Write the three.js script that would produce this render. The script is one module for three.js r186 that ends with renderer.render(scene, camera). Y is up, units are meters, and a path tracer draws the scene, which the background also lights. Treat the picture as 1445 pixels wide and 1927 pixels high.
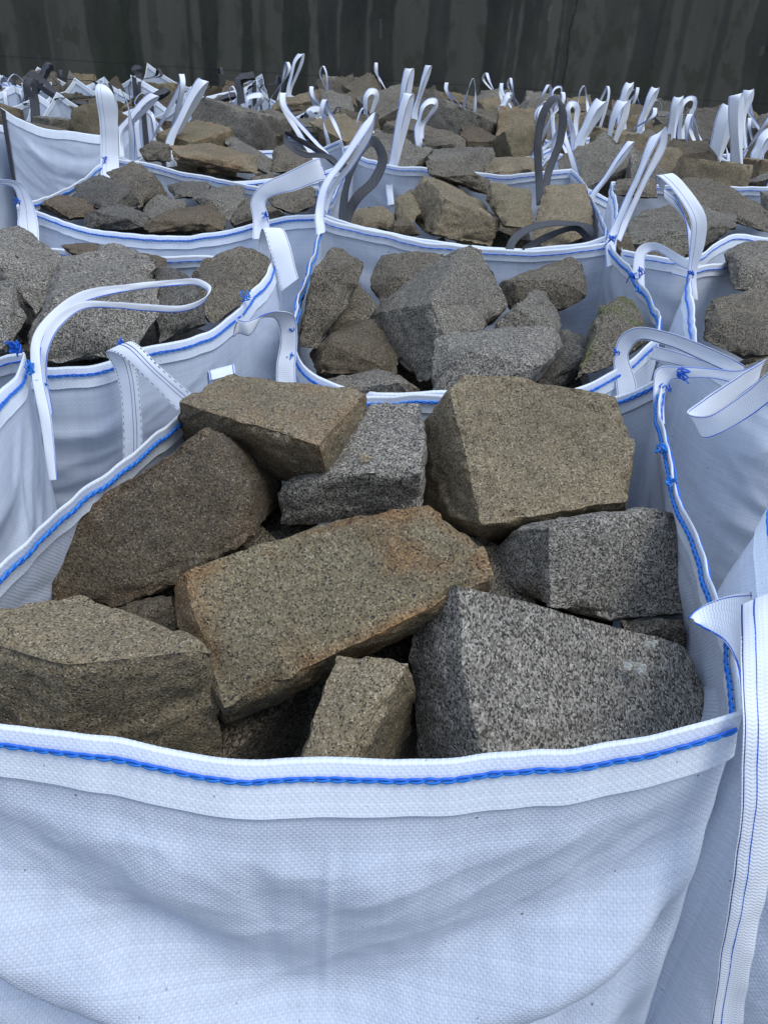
import * as THREE from 'three';
import { ConvexHull } from 'three/addons/math/ConvexHull.js';
import { mergeGeometries } from 'three/addons/utils/BufferGeometryUtils.js';
import { ImprovedNoise } from 'three/addons/math/ImprovedNoise.js';

// ---------------------------------------------------------------- camera, sky, sun, exposure
const scene = new THREE.Scene();
const K = 1.25;                                   // metres per layout unit (bags about 0.9 m wide)
const camera = new THREE.PerspectiveCamera(65.43, 767 / 1024, 0.05, 200);
camera.position.set(0, 1.4 * K, 0);
camera.rotation.order = 'YXZ';
camera.rotation.set(THREE.MathUtils.degToRad(-31), 0, THREE.MathUtils.degToRad(3.6));
camera.updateMatrixWorld(true);
scene.add(camera);

{ // overcast sky: pale, a little brighter overhead, cool
  const W = 64, H = 32, d = new Float32Array(W * H * 4);
  for (let j = 0; j < H; j++) for (let i = 0; i < W; i++) {
    const el = ((j + 0.5) / H - 0.5) * Math.PI, s = Math.max(0, Math.sin(el));
    const b = el < 0 ? 0.16 : 0.25 + 0.84 * s, k = (j * W + i) * 4;
    d[k] = 0.70 * b; d[k + 1] = 0.865 * b; d[k + 2] = 1.22 * b; d[k + 3] = 1;
  }
  const t = new THREE.DataTexture(d, W, H, THREE.RGBAFormat, THREE.FloatType);
  t.mapping = THREE.EquirectangularReflectionMapping; t.magFilter = THREE.LinearFilter; t.minFilter = THREE.LinearFilter;
  t.wrapS = THREE.RepeatWrapping; t.needsUpdate = true;
  scene.background = t; scene.environment = t;
}
const sun = new THREE.DirectionalLight(new THREE.Color(1, 0.97, 0.91), 1.3);
sun.position.set(3.9, 9, 0.2); sun.target.position.set(0, 0.9, -2.4);
sun.castShadow = true; sun.shadow.radius = 50; sun.shadow.mapSize.set(2048, 2048);
Object.assign(sun.shadow.camera, { left: -8, right: 8, top: 8, bottom: -8, near: 0.5, far: 30 });
scene.add(sun, sun.target);
const renderer = new THREE.WebGLRenderer({ antialias: true });
renderer.toneMapping = THREE.LinearToneMapping;
renderer.toneMappingExposure = 1.27;
renderer.shadowMap.enabled = true;

// ---------------------------------------------------------------- helpers
const V = (x, y, z) => new THREE.Vector3(x, y, z);
function rng(seed) { let a = (seed * 2654435761) >>> 0; return () => { a = (a + 0x6D2B79F5) | 0; let t = Math.imul(a ^ (a >>> 15), 1 | a); t = (t + Math.imul(t ^ (t >>> 7), 61 | t)) ^ t; return ((t ^ (t >>> 14)) >>> 0) / 4294967296; }; }
const perlin = new ImprovedNoise();
const N3 = (x, y, z) => perlin.noise(x + 100.3, y + 57.7, z + 31.1);
const fbm = (x, y, z, o = 3) => { let s = 0, a = 1, f = 1; for (let i = 0; i < o; i++) { s += a * N3(x * f, y * f, z * f); a *= 0.5; f *= 2.03; } return s; };
const clamp = (x, a = 0, b = 1) => Math.min(b, Math.max(a, x));
const sstep = (a, b, x) => { const t = clamp((x - a) / (b - a)); return t * t * (3 - 2 * t); };
const F0 = 1500, CU = 722.5, CV = 963.5;
function ray(u, v) { return V((u - CU) / F0, -(v - CV) / F0, -1).applyQuaternion(camera.quaternion); }
function at(u, v, z) { const r = ray(u, v); return r.multiplyScalar(z * K / -r.z).add(camera.position); }     // the point seen at (u,v) standing z layout units out
function atY(u, v, y) { const r = ray(u, v); return r.multiplyScalar((y * K - camera.position.y) / r.y).add(camera.position); }
const names = {};
function numbered(n) { const k = names[n] = (names[n] ?? -1) + 1; return k ? n + '_' + String(k).padStart(3, '0') : n; }
function mesh(name, geo, mat, parent) { const m = new THREE.Mesh(geo, mat); m.name = name; m.castShadow = m.receiveShadow = true; parent.add(m); return m; }
function tag(o, label, category, group) { o.userData.label = label; if (category) o.userData.category = category; if (group) o.userData.group = group; return o; }
function geoFrom(pos, uv, idx, col) {
  const g = new THREE.BufferGeometry();
  g.setAttribute('position', new THREE.Float32BufferAttribute(pos, 3));
  if (uv) g.setAttribute('uv', new THREE.Float32BufferAttribute(uv, 2));
  if (col) g.setAttribute('color', new THREE.Float32BufferAttribute(col, 3));
  g.setIndex(idx); g.computeVertexNormals(); return g;
}

// ---------------------------------------------------------------- textures
function dataTex(W, H, fn, srgb, repeat) {
  const d = new Uint8Array(W * H * 4), o = [0, 0, 0];
  for (let j = 0; j < H; j++) for (let i = 0; i < W; i++) {
    fn(i, j, o); const k = (j * W + i) * 4;
    d[k] = clamp(o[0]) * 255; d[k + 1] = clamp(o[1]) * 255; d[k + 2] = clamp(o[2]) * 255; d[k + 3] = 255;
  }
  const t = new THREE.DataTexture(d, W, H, THREE.RGBAFormat);
  if (srgb) t.colorSpace = THREE.SRGBColorSpace;
  t.magFilter = THREE.LinearFilter; t.minFilter = THREE.LinearMipmapLinearFilter; t.generateMipmaps = true;
  t.wrapS = t.wrapT = THREE.RepeatWrapping; if (repeat) t.repeat.set(repeat[0], repeat[1]); t.needsUpdate = true; return t;
}
const lin2s = (x) => x <= 0.0031308 ? 12.92 * x : 1.055 * Math.pow(x, 1 / 2.4) - 0.055;
// granite: grains as jittered cells, each one mineral; tile of 0.40 m
function granite(seed, palette, stretch, cells) {
  const S = 1024, r = rng(seed), n = cells, m = Math.round(cells * stretch);
  const jx = new Float32Array(n * m), jy = new Float32Array(n * m), cl = [], hh = new Float32Array(n * m), big = new Float32Array(n * m);
  let tot = palette.reduce((a, p) => a + p[0], 0);
  for (let k = 0; k < n * m; k++) {
    jx[k] = r(); jy[k] = r(); big[k] = 0.75 + r() * 0.6;
    let q = r() * tot, p = palette[0]; for (const e of palette) { if ((q -= e[0]) <= 0) { p = e; break; } }
    const v = 0.82 + 0.36 * r(); cl.push([p[1] * v * 0.85, p[2] * v * 0.81, p[3] * v * 0.74]); hh[k] = p[4] + (r() - 0.5) * 0.35;
  }
  const height = new Float32Array(S * S);
  const map = dataTex(S, S, (i, j, o) => {
    const wx = N3(i * 0.13, j * 0.13, seed) * 0.5, wy = N3(i * 0.13, j * 0.13, seed + 9) * 0.5;
    const sk = j / S * 0.0;
    const x = i / S * n + wx + sk, y = j / S * m + wy, ix = Math.floor(x), iy = Math.floor(y);
    let b = 9, bk = 0;
    for (let a = -1; a <= 1; a++) for (let c = -1; c <= 1; c++) {
      const k = ((iy + c + m) % m) * n + (ix + a + n) % n, dx = ix + a + jx[k] - x, dy = iy + c + jy[k] - y, d = (dx * dx + dy * dy) * big[k];
      if (d < b) { b = d; bk = k; }
    }
    const c = cl[bk], g = 0.93 + 0.16 * N3(i * 0.5, j * 0.5, seed) + 0.10 * N3(i * 0.02, j * 0.02, seed + 3);
    height[j * S + i] = hh[bk] * 0.6 + 0.4 * (0.5 + 0.5 * N3(i * 0.16, j * 0.16, seed + 5));
    o[0] = lin2s(c[0] * g); o[1] = lin2s(c[1] * g); o[2] = lin2s(c[2] * g);
  }, true, [2.5, 2.5]);
  const bump = dataTex(S, S, (i, j, o) => { o[0] = o[1] = o[2] = height[j * S + i]; }, false, [2.5, 2.5]);
  return { map, bump };
}
const txGrey = granite(11, [[36, .20, .198, .185, .55], [24, .33, .325, .305, .75], [8, .46, .45, .42, .9], [20, .095, .094, .088, .35], [12, .032, .032, .032, .2]], 1.0, 190);
const txFol = granite(12, [[32, .225, .215, .192, .55], [25, .355, .34, .305, .75], [9, .48, .465, .43, .9], [18, .115, .105, .088, .35], [15, .038, .036, .033, .2]], 1.6, 140);
const txTan = granite(13, [[44, .228, .186, .113, .6], [26, .300, .252, .165, .7], [8, .42, .37, .28, .9], [18, .138, .108, .063, .4], [6, .045, .040, .033, .2]], 1.0, 200);
const txBrown = granite(14, [[44, .124, .096, .059, .6], [22, .18, .145, .096, .7], [4, .28, .25, .20, .9], [24, .072, .056, .037, .4], [8, .03, .026, .021, .2]], 1.0, 200);
const stoneMat = (t, bs) => new THREE.MeshStandardMaterial({ map: t.map, bumpMap: t.bump, bumpScale: bs, roughness: 0.86, vertexColors: true });
const MS = { g: stoneMat(txGrey, 0.0022), f: stoneMat(txFol, 0.0022), t: stoneMat(txTan, 0.002), b: stoneMat(txBrown, 0.002) };

// woven tape: plain weave, 8 tapes a side over 40 mm
const weaveH = (i, j, S, n) => {
  const x = i / S * n, y = j / S * n, ix = Math.floor(x), iy = Math.floor(y), fx = x - ix - 0.5, fy = y - iy - 0.5;
  const over = (ix + iy) & 1;
  return over ? 0.62 + 0.38 * Math.cos(fy * Math.PI) * (1 - 1.1 * fx * fx * fx * fx * 8) : 0.34 + 0.3 * Math.cos(fx * Math.PI) * (1 - 1.1 * fy * fy * fy * fy * 8);
};
const wobble = rng(77), tapeT = Array.from({ length: 64 }, () => 0.97 + 0.045 * wobble()), tapeU = Array.from({ length: 64 }, () => 0.97 + 0.06 * wobble());
const weaveBump = dataTex(512, 512, (i, j, o) => { o[0] = o[1] = o[2] = weaveH(i, j, 512, 32) * (0.9 + 0.2 * tapeT[Math.floor(i / 16) % 32] - 0.1); }, false, [9.4, 9.4]);   // 32 tapes over 0.106 m
function fabricMap(seed, dirt) {
  const S = 1024, r = rng(seed), specks = [];
  for (let k = 0; k < 40 + dirt * 900; k++) specks.push([r() * S, r() * S, 0.6 + r() * r() * (1.2 + dirt * 2.2), 0.15 + 0.55 * r()]);
  const mask = new Float32Array(S * S);
  for (const [x, y, R, a] of specks) { const q = Math.ceil(R + 1); for (let b = -q; b <= q; b++) for (let c = -q; c <= q; c++) { const d = Math.hypot(b, c); if (d < R + 0.5) { const k = ((Math.floor(y) + b + S) % S) * S + (Math.floor(x) + c + S) % S; mask[k] = Math.max(mask[k], a * clamp(R + 0.5 - d)); } } }
  return dataTex(S, S, (i, j, o) => {
    const w = weaveH(i, j, 1024, 128), st = tapeU[Math.floor(j / 8) % 64] * tapeT[Math.floor(i / 8) % 64], n = 0.5 + 0.5 * fbm(i * 0.006, j * 0.006, seed, 3);
    const g = (0.915 + 0.07 * w) * (0.5 + 0.5 * st) * (0.985 + 0.03 * n), m = mask[j * S + i] + dirt * 0.16 * sstep(0.45, 0.85, n) * (0.5 + 0.5 * N3(i * 0.11, j * 0.11, seed));
    o[0] = g * 0.96 * (1 - m * 0.85); o[1] = g * 0.98 * (1 - m * 0.9); o[2] = g * 1.0 * (1 - m);
  }, true, [1.55, 1.55]);
}
const cloth = (map, bs = 0.0008) => new THREE.MeshPhysicalMaterial({ map, bumpMap: weaveBump, bumpScale: bs, roughness: 0.42, specularIntensity: 0.8, side: THREE.DoubleSide, transmission: 0.07, thickness: 0, color: new THREE.Color(0.81, 0.845, 0.905) });
const MC = cloth(fabricMap(21, 0.10)), MCdirty = cloth(fabricMap(22, 0.9)), MCold = cloth(fabricMap(23, 0.35));
const MHem = new THREE.MeshPhysicalMaterial({ map: MC.map, bumpMap: weaveBump, bumpScale: 0.0005, roughness: 0.5, specularIntensity: 0.5, side: THREE.DoubleSide, color: new THREE.Color(0.95, 0.97, 0.98) });
// webbing of a lifting strap: slanted ribs; u across (m), v along (m)
const ribBump = dataTex(128, 128, (i, j, o) => { const z = (i % 32 < 16 ? i : 32 - i); const a = Math.sin((j * 12 + z * 4) / 128 * Math.PI * 2), b = Math.abs(Math.sin(i / 128 * Math.PI * 8)); o[0] = o[1] = o[2] = 0.5 + 0.28 * a + 0.2 * b; }, false, [20, 20]);
const MStrap = new THREE.MeshStandardMaterial({ color: new THREE.Color(0.82, 0.85, 0.88), bumpMap: ribBump, bumpScale: 0.0006, roughness: 0.55 });
const darkRib = dataTex(64, 64, (i, j, o) => { const k = ((i >> 3) + (j >> 3)) % 4 === 0, p = ((i >> 2) + (j >> 2)) & 1; const g = k ? 0.46 : p ? 0.17 : 0.10; o[0] = g; o[1] = g * 1.03; o[2] = g * 1.08; }, true, [60, 60]);
const MDark = new THREE.MeshStandardMaterial({ color: 0xffffff, map: darkRib, bumpMap: ribBump, bumpScale: 0.001, roughness: 0.7 });
const MBlue = new THREE.MeshStandardMaterial({ color: new THREE.Color(0.012, 0.13, 0.62), roughness: 0.45 });
const MBlueLight = new THREE.MeshStandardMaterial({ color: new THREE.Color(0.02, 0.22, 0.70), roughness: 0.55 });
const MNavy = new THREE.MeshStandardMaterial({ color: new THREE.Color(0.02, 0.05, 0.22), roughness: 0.5 });
const MBlack = new THREE.MeshStandardMaterial({ color: new THREE.Color(0.018, 0.019, 0.024), roughness: 0.6 });
const MLichen = new THREE.MeshStandardMaterial({ color: new THREE.Color(0.46, 0.45, 0.38), roughness: 0.95 });
const MLichenTan = new THREE.MeshStandardMaterial({ color: new THREE.Color(0.36, 0.30, 0.20), roughness: 0.95 });

// ---------------------------------------------------------------- setting: ground and wall
{
  const t = dataTex(1024, 1024, (i, j, o) => { const n = fbm(i * 0.02, j * 0.02, 3, 4), s = N3(i * 0.6, j * 0.6, 8); const g = 0.40 + 0.07 * n + 0.05 * s; o[0] = g * 1.0; o[1] = g * 0.99; o[2] = g * 0.95; }, true, [0.4, 0.4]);
  const g = new THREE.PlaneGeometry(80, 80); g.rotateX(-Math.PI / 2);
  const u = g.attributes.uv; for (let i = 0; i < u.count; i++) u.setXY(i, u.getX(i) * 80, u.getY(i) * 80);
  const m = mesh('ground', g, new THREE.MeshStandardMaterial({ map: t, roughness: 0.9 }), scene); m.userData.kind = 'structure';
}
const WZ = 7.15 * K;
{
  // stains read off the wall: [pixel column, half width, depth of stain, green]
  const px = (u) => (u - 722) * 0.00515 * (WZ / 8.9);
  const st = [[-120, 60, .7, .3], [5, 30, .6, .4], [50, 10, .3, .3], [155, 45, .85, .9], [195, 18, .9, .8], [235, 10, .4, .3], [302, 5, .7, .1], [338, 17, .95, .3], [410, 13, .85, .4], [440, 6, .5, .5], [500, 26, 1.0, .5], [562, 18, .9, .1], [610, 26, .95, .2], [665, 22, .95, .3], [765, 22, .75, .1], [872, 20, .95, .0], [905, 8, .8, .1], [935, 18, .8, .1], [960, 8, .5, .0], [990, 4, .9, .0], [1004, 9, .6, .3], [1090, 28, .35, .0], [1150, 24, .7, .2], [1175, 14, .6, .4], [1213, 7, .45, .1], [1285, 8, .55, .0], [1360, 22, .75, .3], [1400, 28, .95, .2], [1440, 14, .9, .0], [1520, 60, .8, .3], [1660, 30, .7, .2]];
  const cols = st.map(([u, w, d, g]) => [px(u), w * 0.0052, d, g]);
  const WW = 14, HH = 4.2, TW = 2048, TH = 640, r = rng(5), drips = [];
  for (let k = 0; k < 130; k++) drips.push([r() * TW, r() * TH, 1 + r() * 1.6, 4 + r() * 22, r()]);
  const hm = new Float32Array(TW * TH);
  for (const [x, y, w, l, a] of drips) for (let b = -Math.ceil(w); b <= w; b++) for (let c = 0; c < l; c++) { const X = Math.floor(x + b + N3(c * 0.2, x, 1) * 1.5), Y = Math.floor(y + c); if (X >= 0 && X < TW && Y < TH) hm[Y * TW + X] = Math.max(hm[Y * TW + X], (0.15 + 0.6 * a * a) * (0.4 + 0.6 * r())); }
  const map = dataTex(TW, TH, (i, j, o) => {
    const x = i / TW * WW - WW / 2, y = j / TH * HH;
    const base = 0.078 + 0.014 * fbm(x * 2.2, y * 0.35, 4, 3) + 0.008 * fbm(x * 14, y * 1.1, 7, 3) + 0.008 * N3(i * 0.5, j * 0.4, 2);
    let cr = base * 1.02, cg = base * 1.0, cb = base * 0.76;
    for (const [cx, w, d, g] of cols) {
      const dx = x - cx; if (Math.abs(dx) > w * 2.2 + 0.1) continue;
      const e = w * (1 + 0.30 * fbm(cx * 7, y * 1.6, dx > 0 ? 3 : 8, 3)) + 0.012 * N3(y * 9, cx * 3, 6);
      const k = sstep(e + 0.014, e - 0.022, Math.abs(dx)) * d * clamp(0.88 + 0.35 * fbm(x * 5, y * 1.8, 12, 3));
      if (k <= 0) continue;
      const sp = 0.6 + 0.8 * clamp(0.5 + fbm(x * 30, y * 22, 3, 2)), tr = 0.010 + 0.008 * sp, tg = tr * (1.0 + 0.28 * g), tb = tr * (0.86 - 0.2 * g);
      cr += (tr - cr) * k; cg += (tg - cg) * k; cb += (tb - cb) * k;
    }
    const moss = sstep(0.1, 0.5, fbm(x * 6 + 3, y * 3.2, 40, 5)) * 0.5; cr += (0.026 - cr) * moss; cg += (0.036 - cg) * moss; cb += (0.017 - cb) * moss;
    const crack = Math.abs(x - (px(1010) + 0.03 * fbm(y * 3, 1, 1, 3))) < 0.006 ? 0.7 : 0; cr *= 1 - crack; cg *= 1 - crack; cb *= 1 - crack;
    const seam = Math.abs(y - 1.34) < 0.006 ? 0.3 : 0; cr *= 1 - seam; cg *= 1 - seam; cb *= 1 - seam;
    const h = hm[j * TW + i]; cr += h * 0.07; cg += h * 0.075; cb += h * 0.07;
    o[0] = lin2s(cr); o[1] = lin2s(cg); o[2] = lin2s(cb);
  }, true);
  const bump = dataTex(512, 512, (i, j, o) => { o[0] = o[1] = o[2] = 0.5 + 0.35 * fbm(i * 0.03, j * 0.008, 5, 4) + 0.12 * N3(i * 0.5, j * 0.5, 3); }, false, [3, 1]);
  const w = new THREE.Group(); w.name = 'concrete_wall'; w.position.set(0, 0, -WZ); scene.add(w);
  tag(w, 'tall dark concrete wall streaked with black stains behind the bags', 'wall');
  const pg = new THREE.PlaneGeometry(WW, HH, 140, 24), pp = pg.attributes.position;
  for (let i = 0; i < pp.count; i++) pp.setZ(i, 0.003 * fbm(pp.getX(i) * 0.8, pp.getY(i) * 0.6, 3, 3));
  pg.computeVertexNormals(); pg.translate(0, HH / 2, 0);
  mesh('wall_face', pg, new THREE.MeshStandardMaterial({ map, bumpMap: bump, bumpScale: 0.003, roughness: 0.85 }), w);
  const bg = new THREE.BoxGeometry(WW, HH, 0.25); bg.translate(0, HH / 2, -0.16);
  mesh('wall_core', bg, new THREE.MeshStandardMaterial({ color: new THREE.Color(0.09, 0.09, 0.085), roughness: 0.9 }), w);
  const cg = new THREE.BoxGeometry(WW + 0.02, 0.12, 0.42); cg.translate(0, HH + 0.06, -0.14);
  mesh('coping', cg, new THREE.MeshStandardMaterial({ color: new THREE.Color(0.16, 0.16, 0.15), roughness: 0.9 }), w);
}

// ---------------------------------------------------------------- cloth and ribbon builders
function tubeGeo(pts, rad, seg, radial = 5, wobbleFn) {   // round cord along points
  const c = new THREE.CatmullRomCurve3(pts, false, 'centripetal'), fr = c.computeFrenetFrames(seg, false), P = [], I = [], U = [];
  for (let i = 0; i <= seg; i++) {
    const p = c.getPointAt(i / seg), r = wobbleFn ? rad * wobbleFn(i / seg) : rad;
    for (let j = 0; j < radial; j++) { const a = j / radial * Math.PI * 2, n = fr.normals[i], b = fr.binormals[i]; P.push(p.x + r * (Math.cos(a) * n.x + Math.sin(a) * b.x), p.y + r * (Math.cos(a) * n.y + Math.sin(a) * b.y), p.z + r * (Math.cos(a) * n.z + Math.sin(a) * b.z)); U.push(i * 0.1, j / radial); }
  }
  for (let i = 0; i < seg; i++) for (let j = 0; j < radial; j++) { const a = i * radial + j, b = i * radial + (j + 1) % radial; I.push(a, b, a + radial, b, b + radial, a + radial); }
  return geoFrom(P, U, I);
}
// ribbon between two edge curves, with real thickness
function ribbonGeo(A, B, seg, th = 0.0022, ripple = 0, seed = 1) {
  const ca = new THREE.CatmullRomCurve3(A, false, 'centripetal'), cb = new THREE.CatmullRomCurve3(B, false, 'centripetal'), X = 4, rows = [], len = ca.getLength();
  for (let i = 0; i <= seg; i++) { const t = i / seg, a = ca.getPoint(t), b = cb.getPoint(t), r = []; for (let j = 0; j <= X; j++) r.push(a.clone().lerp(b, j / X)); rows.push(r); }
  const nrm = (i, j) => { const t = rows[Math.min(seg, i + 1)][j].clone().sub(rows[Math.max(0, i - 1)][j]), w = rows[i][X].clone().sub(rows[i][0]); return t.cross(w).normalize(); };
  const P = [], U = [], I = [], mid = rows.map((r) => r.map((p) => p.clone())); let L = 0;
  const wd = rows[0][0].distanceTo(rows[0][X]);
  const off = (side) => { L = 0; for (let i = 0; i <= seg; i++) { if (i) L += rows[i][2].distanceTo(rows[i - 1][2]); for (let j = 0; j <= X; j++) { const n = nrm(i, j), p = rows[i][j], q = ripple * N3(L * 22, j * 0.35, seed) + 0.0025 * Math.cos((j / X - 0.5) * Math.PI) * N3(L * 9, 3, seed + 2) * 2; if (side > 0) mid[i][j].addScaledVector(n, q); P.push(p.x + n.x * (side * th / 2 + q), p.y + n.y * (side * th / 2 + q), p.z + n.z * (side * th / 2 + q)); U.push(j / X * 0.055, L); } } };
  off(1); off(-1);
  const M = (seg + 1) * (X + 1), W = X + 1;
  for (let i = 0; i < seg; i++) {
    for (let j = 0; j < X; j++) { const a = i * W + j; I.push(a, a + 1, a + W, a + 1, a + W + 1, a + W); const b = a + M; I.push(b, b + W, b + 1, b + 1, b + W, b + W + 1); }
    for (const j of [0, X]) { const a = i * W + j, b = a + M; if (j) I.push(a, b, a + W, b, b + W, a + W); else I.push(a, a + W, b, b, a + W, b + W); }
  }
  return { geo: geoFrom(P, U, I), rows: mid };
}
const bags = [];
function addStrap(bag, A, B, o = {}) {   // A, B: edge points in world space
  const seg = o.seg ?? Math.max(18, (A.length - 1) * (o.far ? 5 : 12));
  const { geo, rows } = ribbonGeo(A, B, seg, 0.0018, o.ripple ?? 0.0012, bag.seed + (bag.nStraps = (bag.nStraps || 0) + 1));
  geo.translate(-bag.g.position.x, -bag.g.position.y, -bag.g.position.z);
  const m = mesh('lifting_strap', geo, o.dark ? MDark : MStrap, bag.g);
  if (o.label) m.userData.label = o.label;
  if (!o.plain) {
    const lines = o.lines ?? [[0.06, o.dark ? MBlack : MBlue], ...(o.far ? [] : [[0.94, o.dark ? MBlack : MBlue]])];
    for (const [f, mat, dash] of lines) {
      const ps = rows.map((r) => { const c = Math.min(3, Math.floor(f * 4)); return r[c].clone().lerp(r[c + 1], f * 4 - c); }), rad = o.far ? 0.0019 : 0.00145, gs = [];
      const add = (q) => { if (q.length > 1) gs.push(tubeGeo(q, rad, (q.length - 1) * 2, 4)); };
      if (dash) for (let i = 0; i + 1 < ps.length; i += 2) add([ps[i], ps[i + 1]]); else add(ps);
      const g = gs.length > 1 ? mergeGeometries(gs) : gs[0]; g.translate(-bag.g.position.x, -bag.g.position.y, -bag.g.position.z);
      mesh('edge_thread', g, mat, m);
    }
  }
  return m;
}
function strapPx(bag, rows, o) { if (o.shrink) rows = rows.map((r) => { const mu = (r[0] + r[2]) / 2, mv = (r[1] + r[3]) / 2, f = o.shrink; return [mu + (r[0] - mu) * f, mv + (r[1] - mv) * f, mu + (r[2] - mu) * f, mv + (r[3] - mv) * f, r[4], r[5]]; }); return addStrap(bag, rows.map((r) => at(r[0], r[1], r[4])), rows.map((r) => at(r[2], r[3], r[5] ?? r[4])), o); }
// centre line and pixel width: the band keeps a true 5 cm width, turned about its run
function strapLine(bag, pts, o = {}) {
  const c = pts.map((p) => at(p[0], p[1], p[2])), A = [], B = [], w = o.w ?? 0.048;
  c.forEach((p, i) => {
    const t = c[Math.min(c.length - 1, i + 1)].clone().sub(c[Math.max(0, i - 1)]).normalize(), view = p.clone().sub(camera.position).normalize();
    const side = t.clone().cross(view).normalize(), dep = side.clone().cross(t).normalize(), a = (pts[i][3] ?? 0) * Math.PI / 180;
    const d = side.multiplyScalar(Math.cos(a)).add(dep.multiplyScalar(Math.sin(a))).multiplyScalar(w / 2);
    if (A.length && d.dot(A[A.length - 1].clone().sub(c[i - 1])) < 0 && !o.free) d.negate();
    A.push(p.clone().add(d)); B.push(p.clone().sub(d));
  });
  return addStrap(bag, A, B, o);
}
function tuft(bag, p, n = 6, size = 0.02, mat = MBlueLight) {
  size *= 0.5; n = Math.ceil(n * 0.6);
  const r = rng(Math.floor(Math.abs(p.x * 9173 + p.z * 3917) + 3)), gs = [];
  for (let k = 0; k < n; k++) { const d = () => (r() - 0.5) * 2 * size, a = p.clone().add(V(d() * .3, d() * .3, d() * .3)); gs.push(tubeGeo([a, a.clone().add(V(d(), d() + size * 0.3, d())), a.clone().add(V(d() * 0.9, d() * 0.8, d() * 0.9)), a.clone().add(V(d() * 0.8, d() - size * 0.4, d()))], 0.0015, 10, 4)); }
  const g = mergeGeometries(gs); g.translate(-bag.g.position.x, -bag.g.position.y, -bag.g.position.z); mesh('thread_tuft', g, mat, bag.g);
}

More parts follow.
